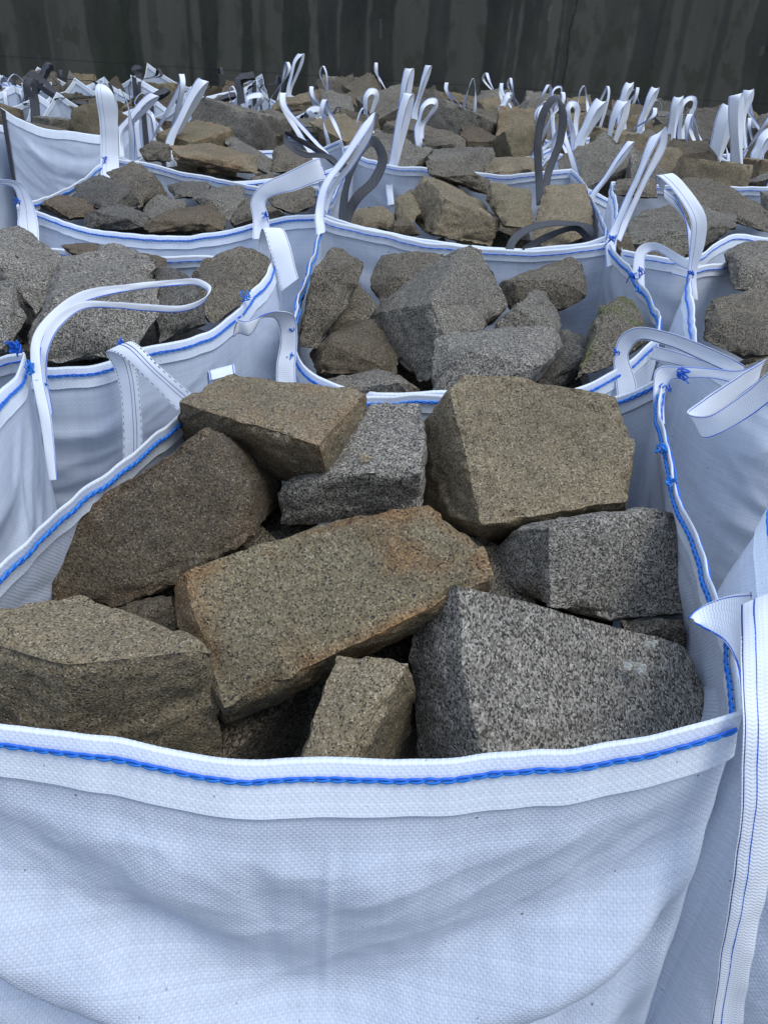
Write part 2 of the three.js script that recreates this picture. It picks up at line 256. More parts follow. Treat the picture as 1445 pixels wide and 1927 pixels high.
// a bag: rim given as four sides of points (front, right, back, left), each from corner to corner
function makeBag(o) {
  const bag = { ...o, seed: o.seed ?? bags.length + 1, stones: [] }; bags.push(bag);
  const g = bag.g = new THREE.Group(); g.name = numbered('bulk_bag');
  const corners = o.sides.map((s) => s[0]);
  const cen = corners.reduce((a, c) => a.add(c), V(0, 0, 0)).multiplyScalar(0.25);
  g.position.set(cen.x, 0.004, cen.z); scene.add(g);
  tag(g, o.label, 'bag', 'white bulk bags of granite stones');
  const far = o.far ?? 0, tr = (q) => { q.translate(-g.position.x, -g.position.y, -g.position.z); return q; };
  const baseOf = (c) => V(cen.x + (c.x - cen.x) * (o.baseScale ?? 1.0), 0.004, cen.z + (c.z - cen.z) * (o.baseScale ?? 1.0));
  bag.panel = [];
  o.sides.forEach((pts, k) => {
    const c = new THREE.CatmullRomCurve3(pts, false, 'centripetal'), b0 = baseOf(pts[0]), b1 = baseOf(pts[pts.length - 1]);
    const L = c.getLength(), lut = []; for (let i = 0; i <= 200; i++) lut.push(c.getPointAt(i / 200));
    const rd = pts[pts.length - 1].clone().sub(pts[0]).setY(0).normalize(), rs = bag.seed * 5.3 + k * 2.7;
    const rim = (s) => { const f = clamp(s) * 200, i = Math.min(199, Math.floor(f)), p = lut[i].clone().lerp(lut[i + 1], f - i), e = Math.min(1, 3 * Math.sin(Math.PI * clamp(s))), a = 0.009 * N3(s * L * 7, 1, rs) + 0.0025 * N3(s * L * 25, 2, rs), q = 0.010 * N3(s * L * 6, 5, rs) + 0.003 * N3(s * L * 22, 6, rs); p.y += a * e; p.x += -rd.z * q * e; p.z += rd.x * q * e; return p; };
    const dir = b1.clone().sub(b0).setY(0).normalize(), out = V(-dir.z, 0, dir.x);
    const bulge = (o.bulge ?? [0.05, 0.05, 0.05, 0.05])[k], sd = bag.seed * 7.3 + k * 3.1, wr = o.wrinkle?.[k];
    const pos = (s, d) => {
      const r = rim(s), H = r.y, f = d / H, p = r.clone().lerp(b0.clone().lerp(b1, s), f), cs = Math.sqrt(Math.max(0, Math.sin(Math.PI * clamp(s))));
      let q = bulge * cs * Math.pow(Math.sin(Math.PI * clamp(Math.pow(f, 0.75))), 0.9);
      const fade = sstep(0.03, 0.16, d) * cs * (wr ? 0.45 : 1);
      // folds hang from the corners in swags; fine creases in between
      const sw = 1 - Math.pow(Math.abs(2 * s - 1), 1.7), x = d - 0.22 * sw * (0.8 + 0.4 * N3(sd, 1, 1));
      q += fade * 0.006 * Math.pow(1 - Math.abs(N3(s * 4 * L + x * 2, x * 13, sd + 14)), 6);
      q += fade * (0.013 * N3(x * 11, s * 1.6, sd) + 0.007 * N3(x * 24, s * 3.5, sd + 5) + 0.016 * N3(s * 2.6 * L, d * 2.4, sd + 9));
      q += 0.006 * cs * sstep(0.0, 0.05, d) * N3(s * 9 * L, d * 3, sd + 2);
      if (wr) q += wr(s, d) * sstep(0.05, 0.13, d) * Math.min(1, cs * 1.6);
      p.addScaledVector(out, q); return p;
    };
    const nOf = (s, d) => { const e = 0.004, a = pos(Math.max(0, s - e), d), b = pos(Math.min(1, s + e), d), t = pos(s, Math.max(0, d - 0.004)), u = pos(s, d + 0.004); const n = b.sub(a).cross(t.sub(u)).normalize(); if (n.dot(out) < 0) n.negate(); return n; };
    bag.panel[k] = { pos, nOf, L };
    const [nx, ny] = o.res?.[k] ?? (far === 2 ? [16, 12] : far ? [28, 22] : [64, 48]), depth = o.depth?.[k];
    const P = [], U = [], I = [];
    for (let j = 0; j <= ny; j++) for (let i = 0; i <= nx; i++) {
      const s = i / nx, H = rim(s).y - 0.004, tt = j / ny, d = (tt * (0.45 + 0.55 * tt)) * H, p = pos(s, d);
      P.push(p.x, p.y, p.z); U.push(s * L + k * 1.37 + bag.seed * 0.31, -d + bag.seed * 0.17);
    }
    for (let j = 0; j < ny; j++) for (let i = 0; i < nx; i++) { const a = j * (nx + 1) + i, b = a + nx + 1; I.push(a, b, a + 1, a + 1, b, b + 1); }
    mesh('side_panel', tr(geoFrom(P, U, I)), o.mats?.[k] ?? (far ? MCold : MC), g);
    // hem: folded band over the rim, inside and outside
    const ho = o.hem ?? 0.044, hi = o.hemIn ?? 0.038, prof = [[hi, -1], [hi * 0.5, -1], [0.004, -1], [0, 0], [0.004, 1], [ho * 0.5, 1], [ho, 1.15]];
    const hn = far === 2 ? 16 : far ? 28 : Math.max(nx, 64), HP = [], HU = [], HI = [];
    for (let i = 0; i <= hn; i++) {
      const s = i / hn, up = 0.002;
      for (const [d, side] of prof) { const wob = d > 0.03 ? 0.004 * N3(s * 5 * L, side * 3, sd + 4) : 0, p = pos(s, Math.max(0, d + wob)).addScaledVector(nOf(s, Math.max(0.002, d)), side * (0.0022 + (d > 0.03 ? 0.0022 + 0.0015 * N3(s * 7 * L, 1, sd + side) : 0))); if (side === 0) p.y += up; HP.push(p.x, p.y, p.z); HU.push(s * L, side > 0 ? -d : d); }
    }
    const W = prof.length; for (let i = 0; i < hn; i++) for (let j = 0; j < W - 1; j++) { const a = i * W + j; HI.push(a, a + W, a + 1, a + 1, a + W, a + W + 1); }
    const hem = mesh('hem', tr(geoFrom(HP, HU, HI)), MHem, g);
    // blue seam through the hem, seen on both faces
    for (const side of [1, -1]) {
      if ((far && side < 0 && k !== 2) || o.dk) continue;
      const dd = 0.0155, line = [], n = far === 2 ? 14 : far ? 26 : Math.round(L / 0.016);
      for (let i = 0; i <= n; i++) { const s = 0.01 + 0.98 * i / n; line.push(pos(s, dd + 0.0012 * N3(i * 0.7, 2, sd)).addScaledVector(nOf(s, dd), side * 0.0052)); }
      if (far) { const t = tr(tubeGeo(line, 0.0021, n, 4)); mesh('stitching', t, MBlue, hem); continue; }
      if (o.chain?.[k] === side) {   // chain stitch: interlocking loops
        const gs = [[], []];
        for (let i = 0; i + 1 < line.length; i++) {
          const a = line[i], b = line[i + 1], t = b.clone().sub(a), nn = nOf(0.01 + 0.98 * i / n, dd).multiplyScalar(side), up = nn.clone().cross(t).normalize(), h = 0.0026 * (0.8 + 0.4 * N3(i * 1.7, 4, sd));
          const e = (f, w, z) => a.clone().addScaledVector(t, f).addScaledVector(up, w).addScaledVector(nn, z);
          gs[0].push(tubeGeo([e(-0.16, 0.0004, 0.001), e(0.3, h * 0.9, 0.0022), e(0.8, h * 0.5, 0.0016), e(1.14, -0.0003, 0)], 0.0019, 8, 5));
          gs[1].push(tubeGeo([e(-0.1, -0.0006, 0), e(0.35, -h * 1.1, 0.001), e(0.8, -h * 0.6, 0.0022), e(1.1, 0.0004, 0.0012)], 0.0019, 8, 5));
        }
        mesh('stitching', tr(mergeGeometries(gs[0])), MBlue, hem); mesh('stitching', tr(mergeGeometries(gs[1])), MBlueLight, hem);
      } else mesh('stitching', tr(tubeGeo(line, 0.0017, n * 2, 5, (t) => 0.8 + 0.45 * Math.abs(Math.sin(t * n * Math.PI * 0.5)))), MBlue, hem);
    }
  });
  return bag;
}
// rim from pixels: each side a list of [u, v, z]
const px = (l) => l.map((p) => at(p[0], p[1], p[2]));
// rim from a footprint in layout units
function rectSides(cx, cz, w, d, yaw, y, sag, seed, peak = 0.05) {
  const r = rng(seed), c = Math.cos(yaw), s = Math.sin(yaw), q = [[-w / 2, d / 2], [w / 2, d / 2], [w / 2, -d / 2], [-w / 2, -d / 2]].map(([a, b]) => [cx + a * c + b * s, -cz - a * s + b * c, y + peak * (0.4 + r())]);
  return q.map((a, k) => {
    const b = q[(k + 1) % 4], dx = b[0] - a[0], dz = b[1] - a[1], l = Math.hypot(dx, dz), nx = -dz / l, nz = dx / l, bo = 0.02 + 0.03 * r();
    return [0, 0.12, 0.3, 0.5, 0.7, 0.88, 1].map((t) => { const m = Math.sin(Math.PI * t), e = t === 0 ? a[2] : t === 1 ? b[2] : y - sag * m * (0.7 + 0.5 * r()) + (t < 0.5 ? a[2] - y : b[2] - y) * Math.pow(Math.abs(2 * t - 1), 2.5); return V((a[0] + dx * t + nx * bo * m) * K, e * K, (a[1] + dz * t + nz * bo * m) * K); });
  });
}
function cornerLoop(bag, k, o = {}) {   // a lifting loop standing on corner k (0 front left, 1 front right, 2 back right, 3 back left)
  const r = rng(bag.seed * 31 + k * 7 + (o.seed ?? 0)), A = bag.panel[k], B = bag.panel[(k + 3) % 4];
  const fa = o.f ?? 0.07, a = A.pos(fa, 0.02).addScaledVector(A.nOf(fa, 0.02), 0.008), b = B.pos(1 - fa, 0.02).addScaledVector(B.nOf(1 - fa, 0.02), 0.008);
  const a0 = A.pos(fa, 0.24).addScaledVector(A.nOf(fa, 0.24), 0.008), b0 = B.pos(1 - fa, 0.24).addScaledVector(B.nOf(1 - fa, 0.24), 0.008);
  const h = o.h ?? 0.16 + 0.16 * r(), ang = r() * Math.PI * 2, ln = (o.lean ?? 0.14) * (0.3 + r()), top = a.clone().lerp(b, 0.5).add(V(Math.cos(ang) * ln, h, Math.sin(ang) * ln));
  const gap = 0.022 + 0.03 * r(), ax = V(Math.cos(ang + 1.3 * (r() - 0.5) + 1.57), 0, Math.sin(ang + 1.57)), w = 0.015;
  const l = top.clone().addScaledVector(ax, -gap), rr = top.clone().addScaledVector(ax, gap); l.y -= 0.05; rr.y -= 0.05;
  const tw = ax.clone().cross(V(0, 1, 0)).normalize(), wa = a.clone().sub(A.pos(0, 0)).setY(0).normalize(), wb = B.pos(1, 0).sub(b).setY(0).normalize().negate();
  const C = [a0, a, a.clone().lerp(l, 0.55).addScaledVector(ax, -0.01), l, top, rr, rr.clone().lerp(b, 0.45).addScaledVector(ax, 0.01), b, b0];
  const Wd = [wa, wa, wa.clone().add(tw), tw, tw, tw, tw.clone().sub(wb), wb.clone().negate(), wb.clone().negate()].map((x) => x.normalize());
  for (let i = 1; i < Wd.length; i++) if (Wd[i].dot(Wd[i - 1]) < 0) for (let j = i; j < Wd.length; j++) Wd[j].negate();
  return addStrap(bag, C.map((p, i) => p.clone().addScaledVector(Wd[i], w)), C.map((p, i) => p.clone().addScaledVector(Wd[i], -w)), { far: true, seg: o.seg ?? 40, ...o });
}

// ---------------------------------------------------------------- stones
const TONE = { g: ['grey', [1.04, 1.0, .93]], f: ['grey', [1.0, 0.985, 0.95]], d: ['dark grey', [.56, .535, .49]], t: ['tan', [1, 1, 1]], y: ['olive tan', [.86, .88, .84]], b: ['dark brown', [.90, .91, .90]], r: ['mid brown', [1.04, 1.0, .96]], w: ['warm grey', [.86, .815, .72]], k: ['grey brown', [.66, .605, .505]] };
const TMAT = { g: 'g', f: 'f', d: 'g', t: 't', y: 't', b: 'b', r: 'b', w: 'g', k: 'f' };
const allStones = [];
function stoneGeo(P, o) {
  const hull = new ConvexHull().setFromPoints(P), planes = [], tris = [];
  for (const f of hull.faces) {
    const e = [f.edge.head().point, f.edge.next.head().point, f.edge.next.next.head().point], n = f.normal.clone(), c = n.dot(e[0]);
    let k = planes.findIndex((q) => q.n.dot(n) > 0.985 && Math.abs(q.c - c) < 0.02); if (k < 0) { k = planes.length; planes.push({ n, c, a: null }); }
    tris.push([e, k]);
  }
  const r = rng(o.seed), off = V(r() * 40, r() * 40, r() * 40), cell = o.cell, uo = planes.map(() => [r() * 7, r() * 7]);
  planes.forEach((q) => { const x = Math.abs(q.n.y) > 0.8 ? V(1, 0, 0) : V(0, 1, 0); q.u = x.cross(q.n).normalize(); q.v = q.n.clone().cross(q.u); });
  const R = o.round ?? 0.0015, rw = o.rw ?? Math.max(0.0055, o.cell * 0.6), amp = o.amp ?? 1, tint = TONE[o.tone][1], pos = [], uv = [], col = [], idx = [], key = new Map(), owner = [], nrm = [];
  const X = V(0, 0, 0), D = V(0, 0, 0);
  const disp = (p) => {   // function of place alone, so that faces meet without gaps
    D.set(0, 0, 0); let sw = 0;
    for (const q of planes) { const d = Math.max(0, q.c - q.n.dot(p)), w = Math.exp(-d / rw); if (w > 1e-4) { D.addScaledVector(q.n, w); sw += w; } }
    const len = D.length(), sharp = clamp((1 - len / sw) / 0.29); D.multiplyScalar(1 / len);
    const x = p.x + off.x, y = p.y + off.y, z = p.z + off.z;
    const chip = sstep(0.06, 0.30, N3(x * 14, y * 14, z * 14)) * 0.013 + sstep(0.05, 0.3, N3(x * 41, y * 41, z * 41)) * 0.006;
    const step = 0.005 * sstep(-0.04, 0.04, N3(x * 6.5, y * 6.5, z * 6.5 + 9) + 0.3 * N3(x * 30, y * 30, z * 30)) + 0.003 * sstep(-0.03, 0.03, N3(x * 13, y * 13, z * 13 + 4) + 0.2 * N3(x * 50, y * 50, z * 50));
    const h = amp * (0.006 * N3(x * 5.5, y * 5.5, z * 5.5) + 0.0055 * N3(x * 15, y * 15, z * 15) + (cell < 0.014 ? 0.0035 * N3(x * 42, y * 42, z * 42) + 0.0016 * N3(x * 95, y * 95, z * 95) : 0) + step) - sharp * (R + chip * amp) ;
    X.copy(p).addScaledVector(D, h); return sharp;
  };
  const tmp = V(0, 0, 0);
  for (const [e, k] of tris) {
    const q = planes[k], n = Math.max(2, Math.ceil(Math.max(e[0].distanceTo(e[1]), e[1].distanceTo(e[2]), e[2].distanceTo(e[0])) / cell)), row = [];
    for (let i = 0; i <= n; i++) { row.push([]); for (let j = 0; j <= n - i; j++) {
      const a = 1 - (i + j) / n, b = i / n, c = j / n; tmp.set(0, 0, 0).addScaledVector(e[0], a).addScaledVector(e[1], b).addScaledVector(e[2], c);
      const sharp = disp(tmp), edge = i === 0 || j === 0 || i + j === n; let id = -1;
      if (edge) { const kk = Math.round(tmp.x * 2e4) + ',' + Math.round(tmp.y * 2e4) + ',' + Math.round(tmp.z * 2e4) + ',' + k; if (!key.has(kk)) { key.set(kk, nrm.length); nrm.push(V(0, 0, 0)); } id = key.get(kk); } else { id = nrm.length; nrm.push(V(0, 0, 0)); }
      row[i].push(pos.length / 3); pos.push(X.x, X.y, X.z); owner.push(id);
      uv.push(q.u.dot(tmp) + uo[k][0], q.v.dot(tmp) + uo[k][1]);
      const x = tmp.x + off.x, y = tmp.y + off.y, z = tmp.z + off.z;
      const m = 1 + 0.22 * N3(x * 4, y * 4, z * 4) + 0.16 * N3(x * 13, y * 13, z * 13) + 0.10 * N3(x * 60, y * 60, z * 60);
      let cr = tint[0] * m, cg = tint[1] * m, cb = tint[2] * m;
      const fresh = sharp * 0.22 * clamp(0.5 + N3(x * 21, y * 21, z * 21)); cr *= 1 + fresh; cg *= 1 + fresh; cb *= 1 + fresh * 1.1;      // newly broken edges are paler
      const rs = (o.rust ?? 0) * clamp(sstep(0.0, 0.8, fbm(x * 11 + 0.37, y * 11 + 0.71, z * 11, 4)) * 0.8 + sharp * (0.4 + N3(x * 9, y * 9, z * 9)) * 1.3); cr *= 1 + rs * 0.12; cg *= 1 - rs * 0.24; cb *= 1 - rs * 0.5;
      const dk = (o.dark ?? 0) * sstep(0.0, 0.35, fbm(x * 5 + 7, y * 5, z * 5, 3)); cr *= 1 - dk * 0.55; cg *= 1 - dk * 0.55; cb *= 1 - dk * 0.5;
      const ms = (o.moss ?? 0) * sstep(-0.05, 0.2, fbm(x * 9 + 3, y * 9, z * 9, 3)); cr += (0.42 - cr) * ms * .8; cg += (0.52 - cg) * ms * .8; cb += (0.16 - cb) * ms * .8;
      col.push(cr, cg, cb);
    } }
    for (let i = 0; i < n; i++) for (let j = 0; j < n - i; j++) { idx.push(row[i][j], row[i + 1][j], row[i][j + 1]); if (j < n - i - 1) idx.push(row[i + 1][j], row[i + 1][j + 1], row[i][j + 1]); }
  }
  const A = V(0, 0, 0), B = V(0, 0, 0), C = V(0, 0, 0);
  for (let t = 0; t < idx.length; t += 3) { A.fromArray(pos, idx[t] * 3); B.fromArray(pos, idx[t + 1] * 3); C.fromArray(pos, idx[t + 2] * 3); B.sub(A); C.sub(A); B.cross(C); for (let s = 0; s < 3; s++) nrm[owner[idx[t + s]]].add(B); }
  const no = new Float32Array(pos.length); for (let i = 0; i < owner.length; i++) { A.copy(nrm[owner[i]]).normalize(); A.toArray(no, i * 3); }
  const g = new THREE.BufferGeometry();
  g.setAttribute('position', new THREE.Float32BufferAttribute(pos, 3)); g.setAttribute('normal', new THREE.BufferAttribute(no, 3));
  g.setAttribute('uv', new THREE.Float32BufferAttribute(uv, 2)); g.setAttribute('color', new THREE.Float32BufferAttribute(col, 3)); g.setIndex(idx);
  return g;
}
let stoneSeed = 100;
function addStone(bag, P, o) {
  const g = stoneGeo(P, { seed: ++stoneSeed, ...o }); g.computeBoundingBox();
  const b = g.boundingBox, base = V((b.min.x + b.max.x) / 2, b.min.y, (b.min.z + b.max.z) / 2);
  g.translate(-base.x, -base.y, -base.z);
  const m = mesh(numbered('granite_stone'), g, MS[TMAT[o.tone]], scene); m.position.copy(base);
  const s = { m, o, c: base.clone().setY((b.min.y + b.max.y) / 2), size: b.getSize(V(0, 0, 0)) }; allStones.push(s); bag.stones.push(s);
  m.userData.category = 'stone'; m.userData.group = 'granite stones filling the bags'; if (o.label) m.userData.label = o.label;
  return m;
}
// a stone from the corners one sees; its far side lies depth b behind them, a little narrower
function stonePx(bag, pts, o) {
  const P = pts.map((p) => at(p[0], p[1], p[2]));
  for (const [i, j, k, ...rest] of o.faces ?? []) {   // corners of one flat face: the first three set its plane
    const pl = new THREE.Plane().setFromCoplanarPoints(P[i], P[j], P[k]);
    for (const q of rest) { const d = ray(pts[q][0], pts[q][1]), t = -(pl.normal.dot(camera.position) + pl.constant) / pl.normal.dot(d), z = t * -d.z / K; if (Math.abs(z - pts[q][2]) < 0.3 * pts[q][2]) P[q] = d.multiplyScalar(t).add(camera.position); else console.log('steep face', o.label, q, z.toFixed(2)); }
  }
  const c = P.reduce((a, p) => a.add(p), V(0, 0, 0)).multiplyScalar(1 / P.length);
  if (!o.faces && o.cell >= MID) {   // a broken edge across the side that faces out: top face above, front face below
    const us = pts.map((p) => p[0]), vs = pts.map((p) => p[1]), u0 = Math.min(...us), u1 = Math.max(...us), v0 = Math.min(...vs), v1 = Math.max(...vs), r = rng(stoneSeed + 77);
    const zc = pts.reduce((a, p) => a + p[2], 0) / pts.length, wm = (u1 - u0) * zc / F0, vm = v0 + (v1 - v0) * (0.40 + 0.2 * r()), um = u0 + (u1 - u0) * (0.4 + 0.2 * r()), tilt = (r() - 0.5) * 0.9, pull = Math.min(0.40 * wm, 0.12);
    for (const e of [-1, 1]) P.push(at(um + e * (u1 - u0) * 0.27, vm + e * tilt * (v1 - v0) * 0.35, zc - pull * (0.7 + 0.5 * r())));
  }
  const b = (o.b ?? 0.16) * K;
  const back = P.map((p) => { const d = p.clone().sub(camera.position).normalize(); d.y -= 0.05; d.normalize(); return p.clone().lerp(c, 0.2).addScaledVector(d, b); });
  return addStone(bag, [...P, ...back], o);
}
// a broken block of given size, turned at random
function blockPts(c, sx, sy, sz, r) {
  const P = [], j = () => 0.84 + 0.28 * r(); for (const x of [-1, 1]) for (const y of [-1, 1]) for (const z of [-1, 1]) P.push(V(x * sx / 2 * j(), y * sy / 2 * j(), z * sz / 2 * j()));
  if (r() < 0.4) P.splice(Math.floor(r() * 8), 1);
  const q = new THREE.Quaternion().setFromEuler(new THREE.Euler((r() - 0.5) * 1.0, r() * 6.28, (r() - 0.5) * 1.0)); return P.map((p) => p.applyQuaternion(q).add(c));
}

// ================================================================ THE BAGS
// ---- nearest bag
const c1FL = [-300, 1290, .475], c1FR = [1396, 1338, .478], c1BR = [1246, 708, 1.20], c1BL = [385, 738, 1.10];
const gaus = (x) => Math.exp(-x * x);
const bag1 = makeBag({
  label: 'nearest white bulk bag with thick blue chain stitching along its rim', where: 'nearest bag', seed: 1,
  sides: [
    px([c1FL, [-150, 1330, .462], [0, 1365, .455], [250, 1398, .45], [500, 1426, .449], [720, 1436, .45], [950, 1424, .455], [1200, 1384, .464], [1330, 1356, .472], c1FR]),
    px([c1FR, [1378, 1200, .58], [1345, 1110, .665], [1300, 1000, .78], [1270, 925, .87], [1252, 845, .97], [1241, 765, 1.10], c1BR]),
    px([c1BR, [1160, 748, 1.235], [1000, 755, 1.25], [820, 742, 1.25], [690, 745, 1.24], [520, 748, 1.18], c1BL]),
    px([c1BL, [330, 792, 1.0], [230, 870, .865], [130, 952, .75], [0, 1068, .635], [-160, 1180, .545], c1FL]),
  ],
  baseScale: 1.10, bulge: [0.06, 0.03, 0.03, 0.03], res: [[300, 170], [80, 60], [60, 40], [90, 60]], chain: [1, -1, -1, -1], hem: 0.056, hemIn: 0.044,
  wrinkle: [(s, d) => {
    const c = 0.54, u = Math.abs(s - c) / 0.47, sg = 1 - Math.pow(Math.sqrt(u * u + 0.03), 1.05);
    const n = N3(s * 5, d * 6, 4) * 0.02, e = (d0, sag, w) => gaus((d + n - d0 - sag * sg) / w);
    let q = 0.046 * e(0.225, 0.235, 0.062) - 0.014 * e(0.125, 0.21, 0.055) - 0.032 * e(0.325, 0.25, 0.05) + 0.026 * e(0.42, 0.26, 0.05) + 0.006 * e(0.04, 0.13, 0.035) * sstep(0.07, 0.11, d);
    q += 0.0035 * gaus((s - 0.555) / 0.006) * sstep(0.05, 0.12, d) * sstep(0.40, 0.28, d) - 0.005 * gaus((s - 0.47 - (d - 0.1) * 0.12) / 0.018) * sstep(0.08, 0.14, d) * sstep(0.36, 0.24, d);
    q += 0.012 * gaus((s - 0.62) / 0.06) * gaus((d - 0.16) / 0.07) + 0.012 * gaus((s - 0.38) / 0.08) * gaus((d - 0.17) / 0.05) - 0.012 * gaus((s - 0.34) / 0.06) * gaus((d - 0.24) / 0.04);
    q += 0.007 * N3(s * 6, (d - 0.22 * sg) * 13, 8) * sstep(0.08, 0.2, d);
    const cr = (f, g, z) => Math.pow(1 - Math.abs(N3(s * f + 0.3 * N3(s * 9, d * 9, z), (d - 0.25 * sg) * g, z)), 7);
    q += (0.0022 * cr(5, 12, 21) + 0.0012 * cr(11, 18, 31)) * (1 - 0.7 * gaus((s - 0.52) / 0.12)) + 0.0012 * N3(s * 40, d * 30, 6);
    q -= 0.03 * gaus((s - 0.965) / 0.03) * sstep(0.1, 0.3, d);
    return q;
  }],
});
// ---- bag left of it, only its back right corner in view
const l1BR = [46, 664, 1.17];
const bagL1 = makeBag({
  label: 'white bulk bag cut by the picture edge, a long limp strap loop on its corner', where: 'bag at the left edge', seed: 2,
  sides: [
    px([[-640, 1200, .50], [-520, 1205, .505], [-420, 1195, .52], [-330, 1165, .55]]),
    px([[-330, 1165, .55], [-240, 1030, .64], [-150, 900, .78], [-60, 800, .93], [0, 742, 1.05], [30, 700, 1.13], l1BR]),
    px([l1BR, [-60, 690, 1.19], [-180, 690, 1.18], [-330, 660, 1.17]]),
    px([[-330, 660, 1.17], [-480, 800, .9], [-560, 1000, .68], [-640, 1200, .50]]),
  ], bulge: [0.04, 0.05, 0.04, 0.04], res: [[30, 24], [110, 90], [30, 24], [30, 24]], chain: [0, 1, 0, 0],
});
// ---- second row, middle
const c2FL = [548, 628, 1.34], c2FR = [1238, 632, 1.44], c2BR = [1146, 456, 2.19], c2BL = [606, 408, 2.29];
const bag2 = makeBag({
  label: 'white bulk bag in the middle of second row, dusty inside, rim held open', where: 'second-row middle bag', seed: 3,
  sides: [
    px([c2FL, [572, 690, 1.325], [640, 728, 1.30], [720, 742, 1.30], [840, 738, 1.30], [960, 745, 1.31], [1060, 738, 1.32], [1160, 692, 1.37], c2FR]),
    px([c2FR, [1243, 612, 1.52], [1228, 570, 1.68], [1200, 525, 1.86], [1165, 482, 2.05], c2BR]),
    px([c2BR, [1080, 468, 2.19], [960, 470, 2.21], [840, 460, 2.24], [720, 438, 2.26], [640, 421, 2.28], c2BL]),
    px([c2BL, [598, 452, 2.1], [578, 520, 1.78], [562, 565, 1.6], c2FL]),
  ], bulge: [0.02, 0.03, 0.02, 0.03], chain: [1, -1, 0, -1], mats: [MC, MC, MCdirty, MC],
});
// ---- second row, left
const l2FL = [-420, 665, 1.28], l2FR = [452, 580, 1.58], l2BR = [520, 470, 1.98], l2BL = [-260, 440, 2.0];
const bagL2 = makeBag({
  label: 'white bulk bag of big grey stones at left, rim curving up under a folded strap', where: 'second-row left bag', seed: 4,
  sides: [
    px([l2FL, [-200, 700, 1.235], [-60, 702, 1.23], [50, 690, 1.24], [130, 690, 1.27], [200, 684, 1.30], [245, 664, 1.34], [330, 644, 1.41], [400, 615, 1.48], l2FR]),
    px([l2FR, [490, 532, 1.72], [512, 498, 1.84], l2BR]),
    px([l2BR, [440, 484, 1.99], [330, 482, 2.0], [200, 476, 2.0], [0, 460, 2.0], l2BL]),
    px([l2BL, [-330, 520, 1.7], [-400, 600, 1.45], l2FL]),
  ], bulge: [0.05, 0.05, 0.02, 0.03], res: [[130, 80], [60, 60], [60, 40], [20, 16]], chain: [1, 1, 0, 0],
});
// ---- second row, right
const r2FL = [1310, 648, 1.60], r2FR = [1980, 760, 1.52], r2BR = [1800, 480, 2.4], r2BL = [1302, 505, 2.02];
const bagR2 = makeBag({
  label: 'white bulk bag at right with one wide strap standing above its corner', where: 'second-row right bag', seed: 5,
  sides: [
    px([r2FL, [1360, 690, 1.50], [1430, 716, 1.46], [1560, 745, 1.45], [1760, 770, 1.47], r2FR]),
    px([r2FR, [1930, 640, 1.9], r2BR]),
    px([r2BR, [1650, 475, 2.35], [1500, 472, 2.25], [1390, 488, 2.15], r2BL]),
    px([r2BL, [1300, 545, 1.9], [1306, 600, 1.73], r2FL]),
  ], bulge: [0.10, 0.03, 0.02, 0.05], res: [[120, 90], [20, 16], [60, 40], [60, 60]], chain: [1, 0, 0, 1],
});
// ---- right edge, beside the nearest bag
const bagR1 = makeBag({
  label: 'sliver of a white bulk bag at right edge beside the nearest bag', where: 'bag at the right edge', seed: 6,
  sides: [
    px([[1490, 1330, .50], [1700, 1380, .49], [1900, 1390, .49], [2150, 1370, .50]]),
    px([[2150, 1370, .50], [2000, 1150, .7], [1900, 960, .9]]),
    px([[1900, 960, .9], [1750, 940, .9], [1600, 930, .88], [1462, 925, .87]]),
    px([[1462, 925, .87], [1478, 1010, .76], [1492, 1130, .64], [1490, 1330, .50]]),
  ], baseScale: 1.15, bulge: [0.08, 0.03, 0.03, 0.09], res: [[60, 60], [16, 12], [20, 16], [70, 60]],
});
// ---- third row
const l3FL = [32, 386, 2.50], l3FR = [598, 404, 2.36], l3BR = [600, 352, 2.95], l3BL = [206, 298, 3.18];
const bagL3 = makeBag({
  label: 'white bulk bag of small stones at left, sagging front rim, one broad upright strap', where: 'third-row left bag', seed: 7,
  sides: [
    px([l3FL, [70, 398, 2.47], [150, 424, 2.42], [250, 441, 2.38], [350, 443, 2.36], [440, 430, 2.35], [510, 412, 2.36], l3FR]),
    px([l3FR, [602, 385, 2.6], l3BR]),
    px([l3BR, [540, 356, 2.98], [450, 345, 3.05], [350, 325, 3.12], [260, 303, 3.17], l3BL]),
    px([l3BL, [150, 340, 2.95], [90, 368, 2.72], l3FL]),
  ], bulge: [0.04, 0.03, 0.02, 0.03], res: [[110, 60], [40, 40], [50, 30], [50, 40]], chain: [1, -1, 0, -1],
});
const bag3 = makeBag({
  label: 'white bulk bag of tan blocks with a black strap draped over its front', where: 'third-row middle bag', seed: 8,
  sides: [
    px([[612, 404, 2.36], [660, 422, 2.34], [760, 442, 2.33], [880, 464, 2.30], [1000, 466, 2.29], [1090, 458, 2.28], [1140, 444, 2.30]]),
    px([[1140, 444, 2.30], [1128, 400, 2.6], [1095, 340, 3.05], [1075, 318, 3.25]]),
    px([[1075, 318, 3.25], [960, 328, 3.2], [840, 318, 3.25], [740, 312, 3.28], [668, 290, 3.4]]),
    px([[668, 290, 3.4], [652, 320, 3.05], [630, 360, 2.7], [612, 404, 2.36]]),
  ], bulge: [0.02, 0.03, 0.02, 0.03],
});
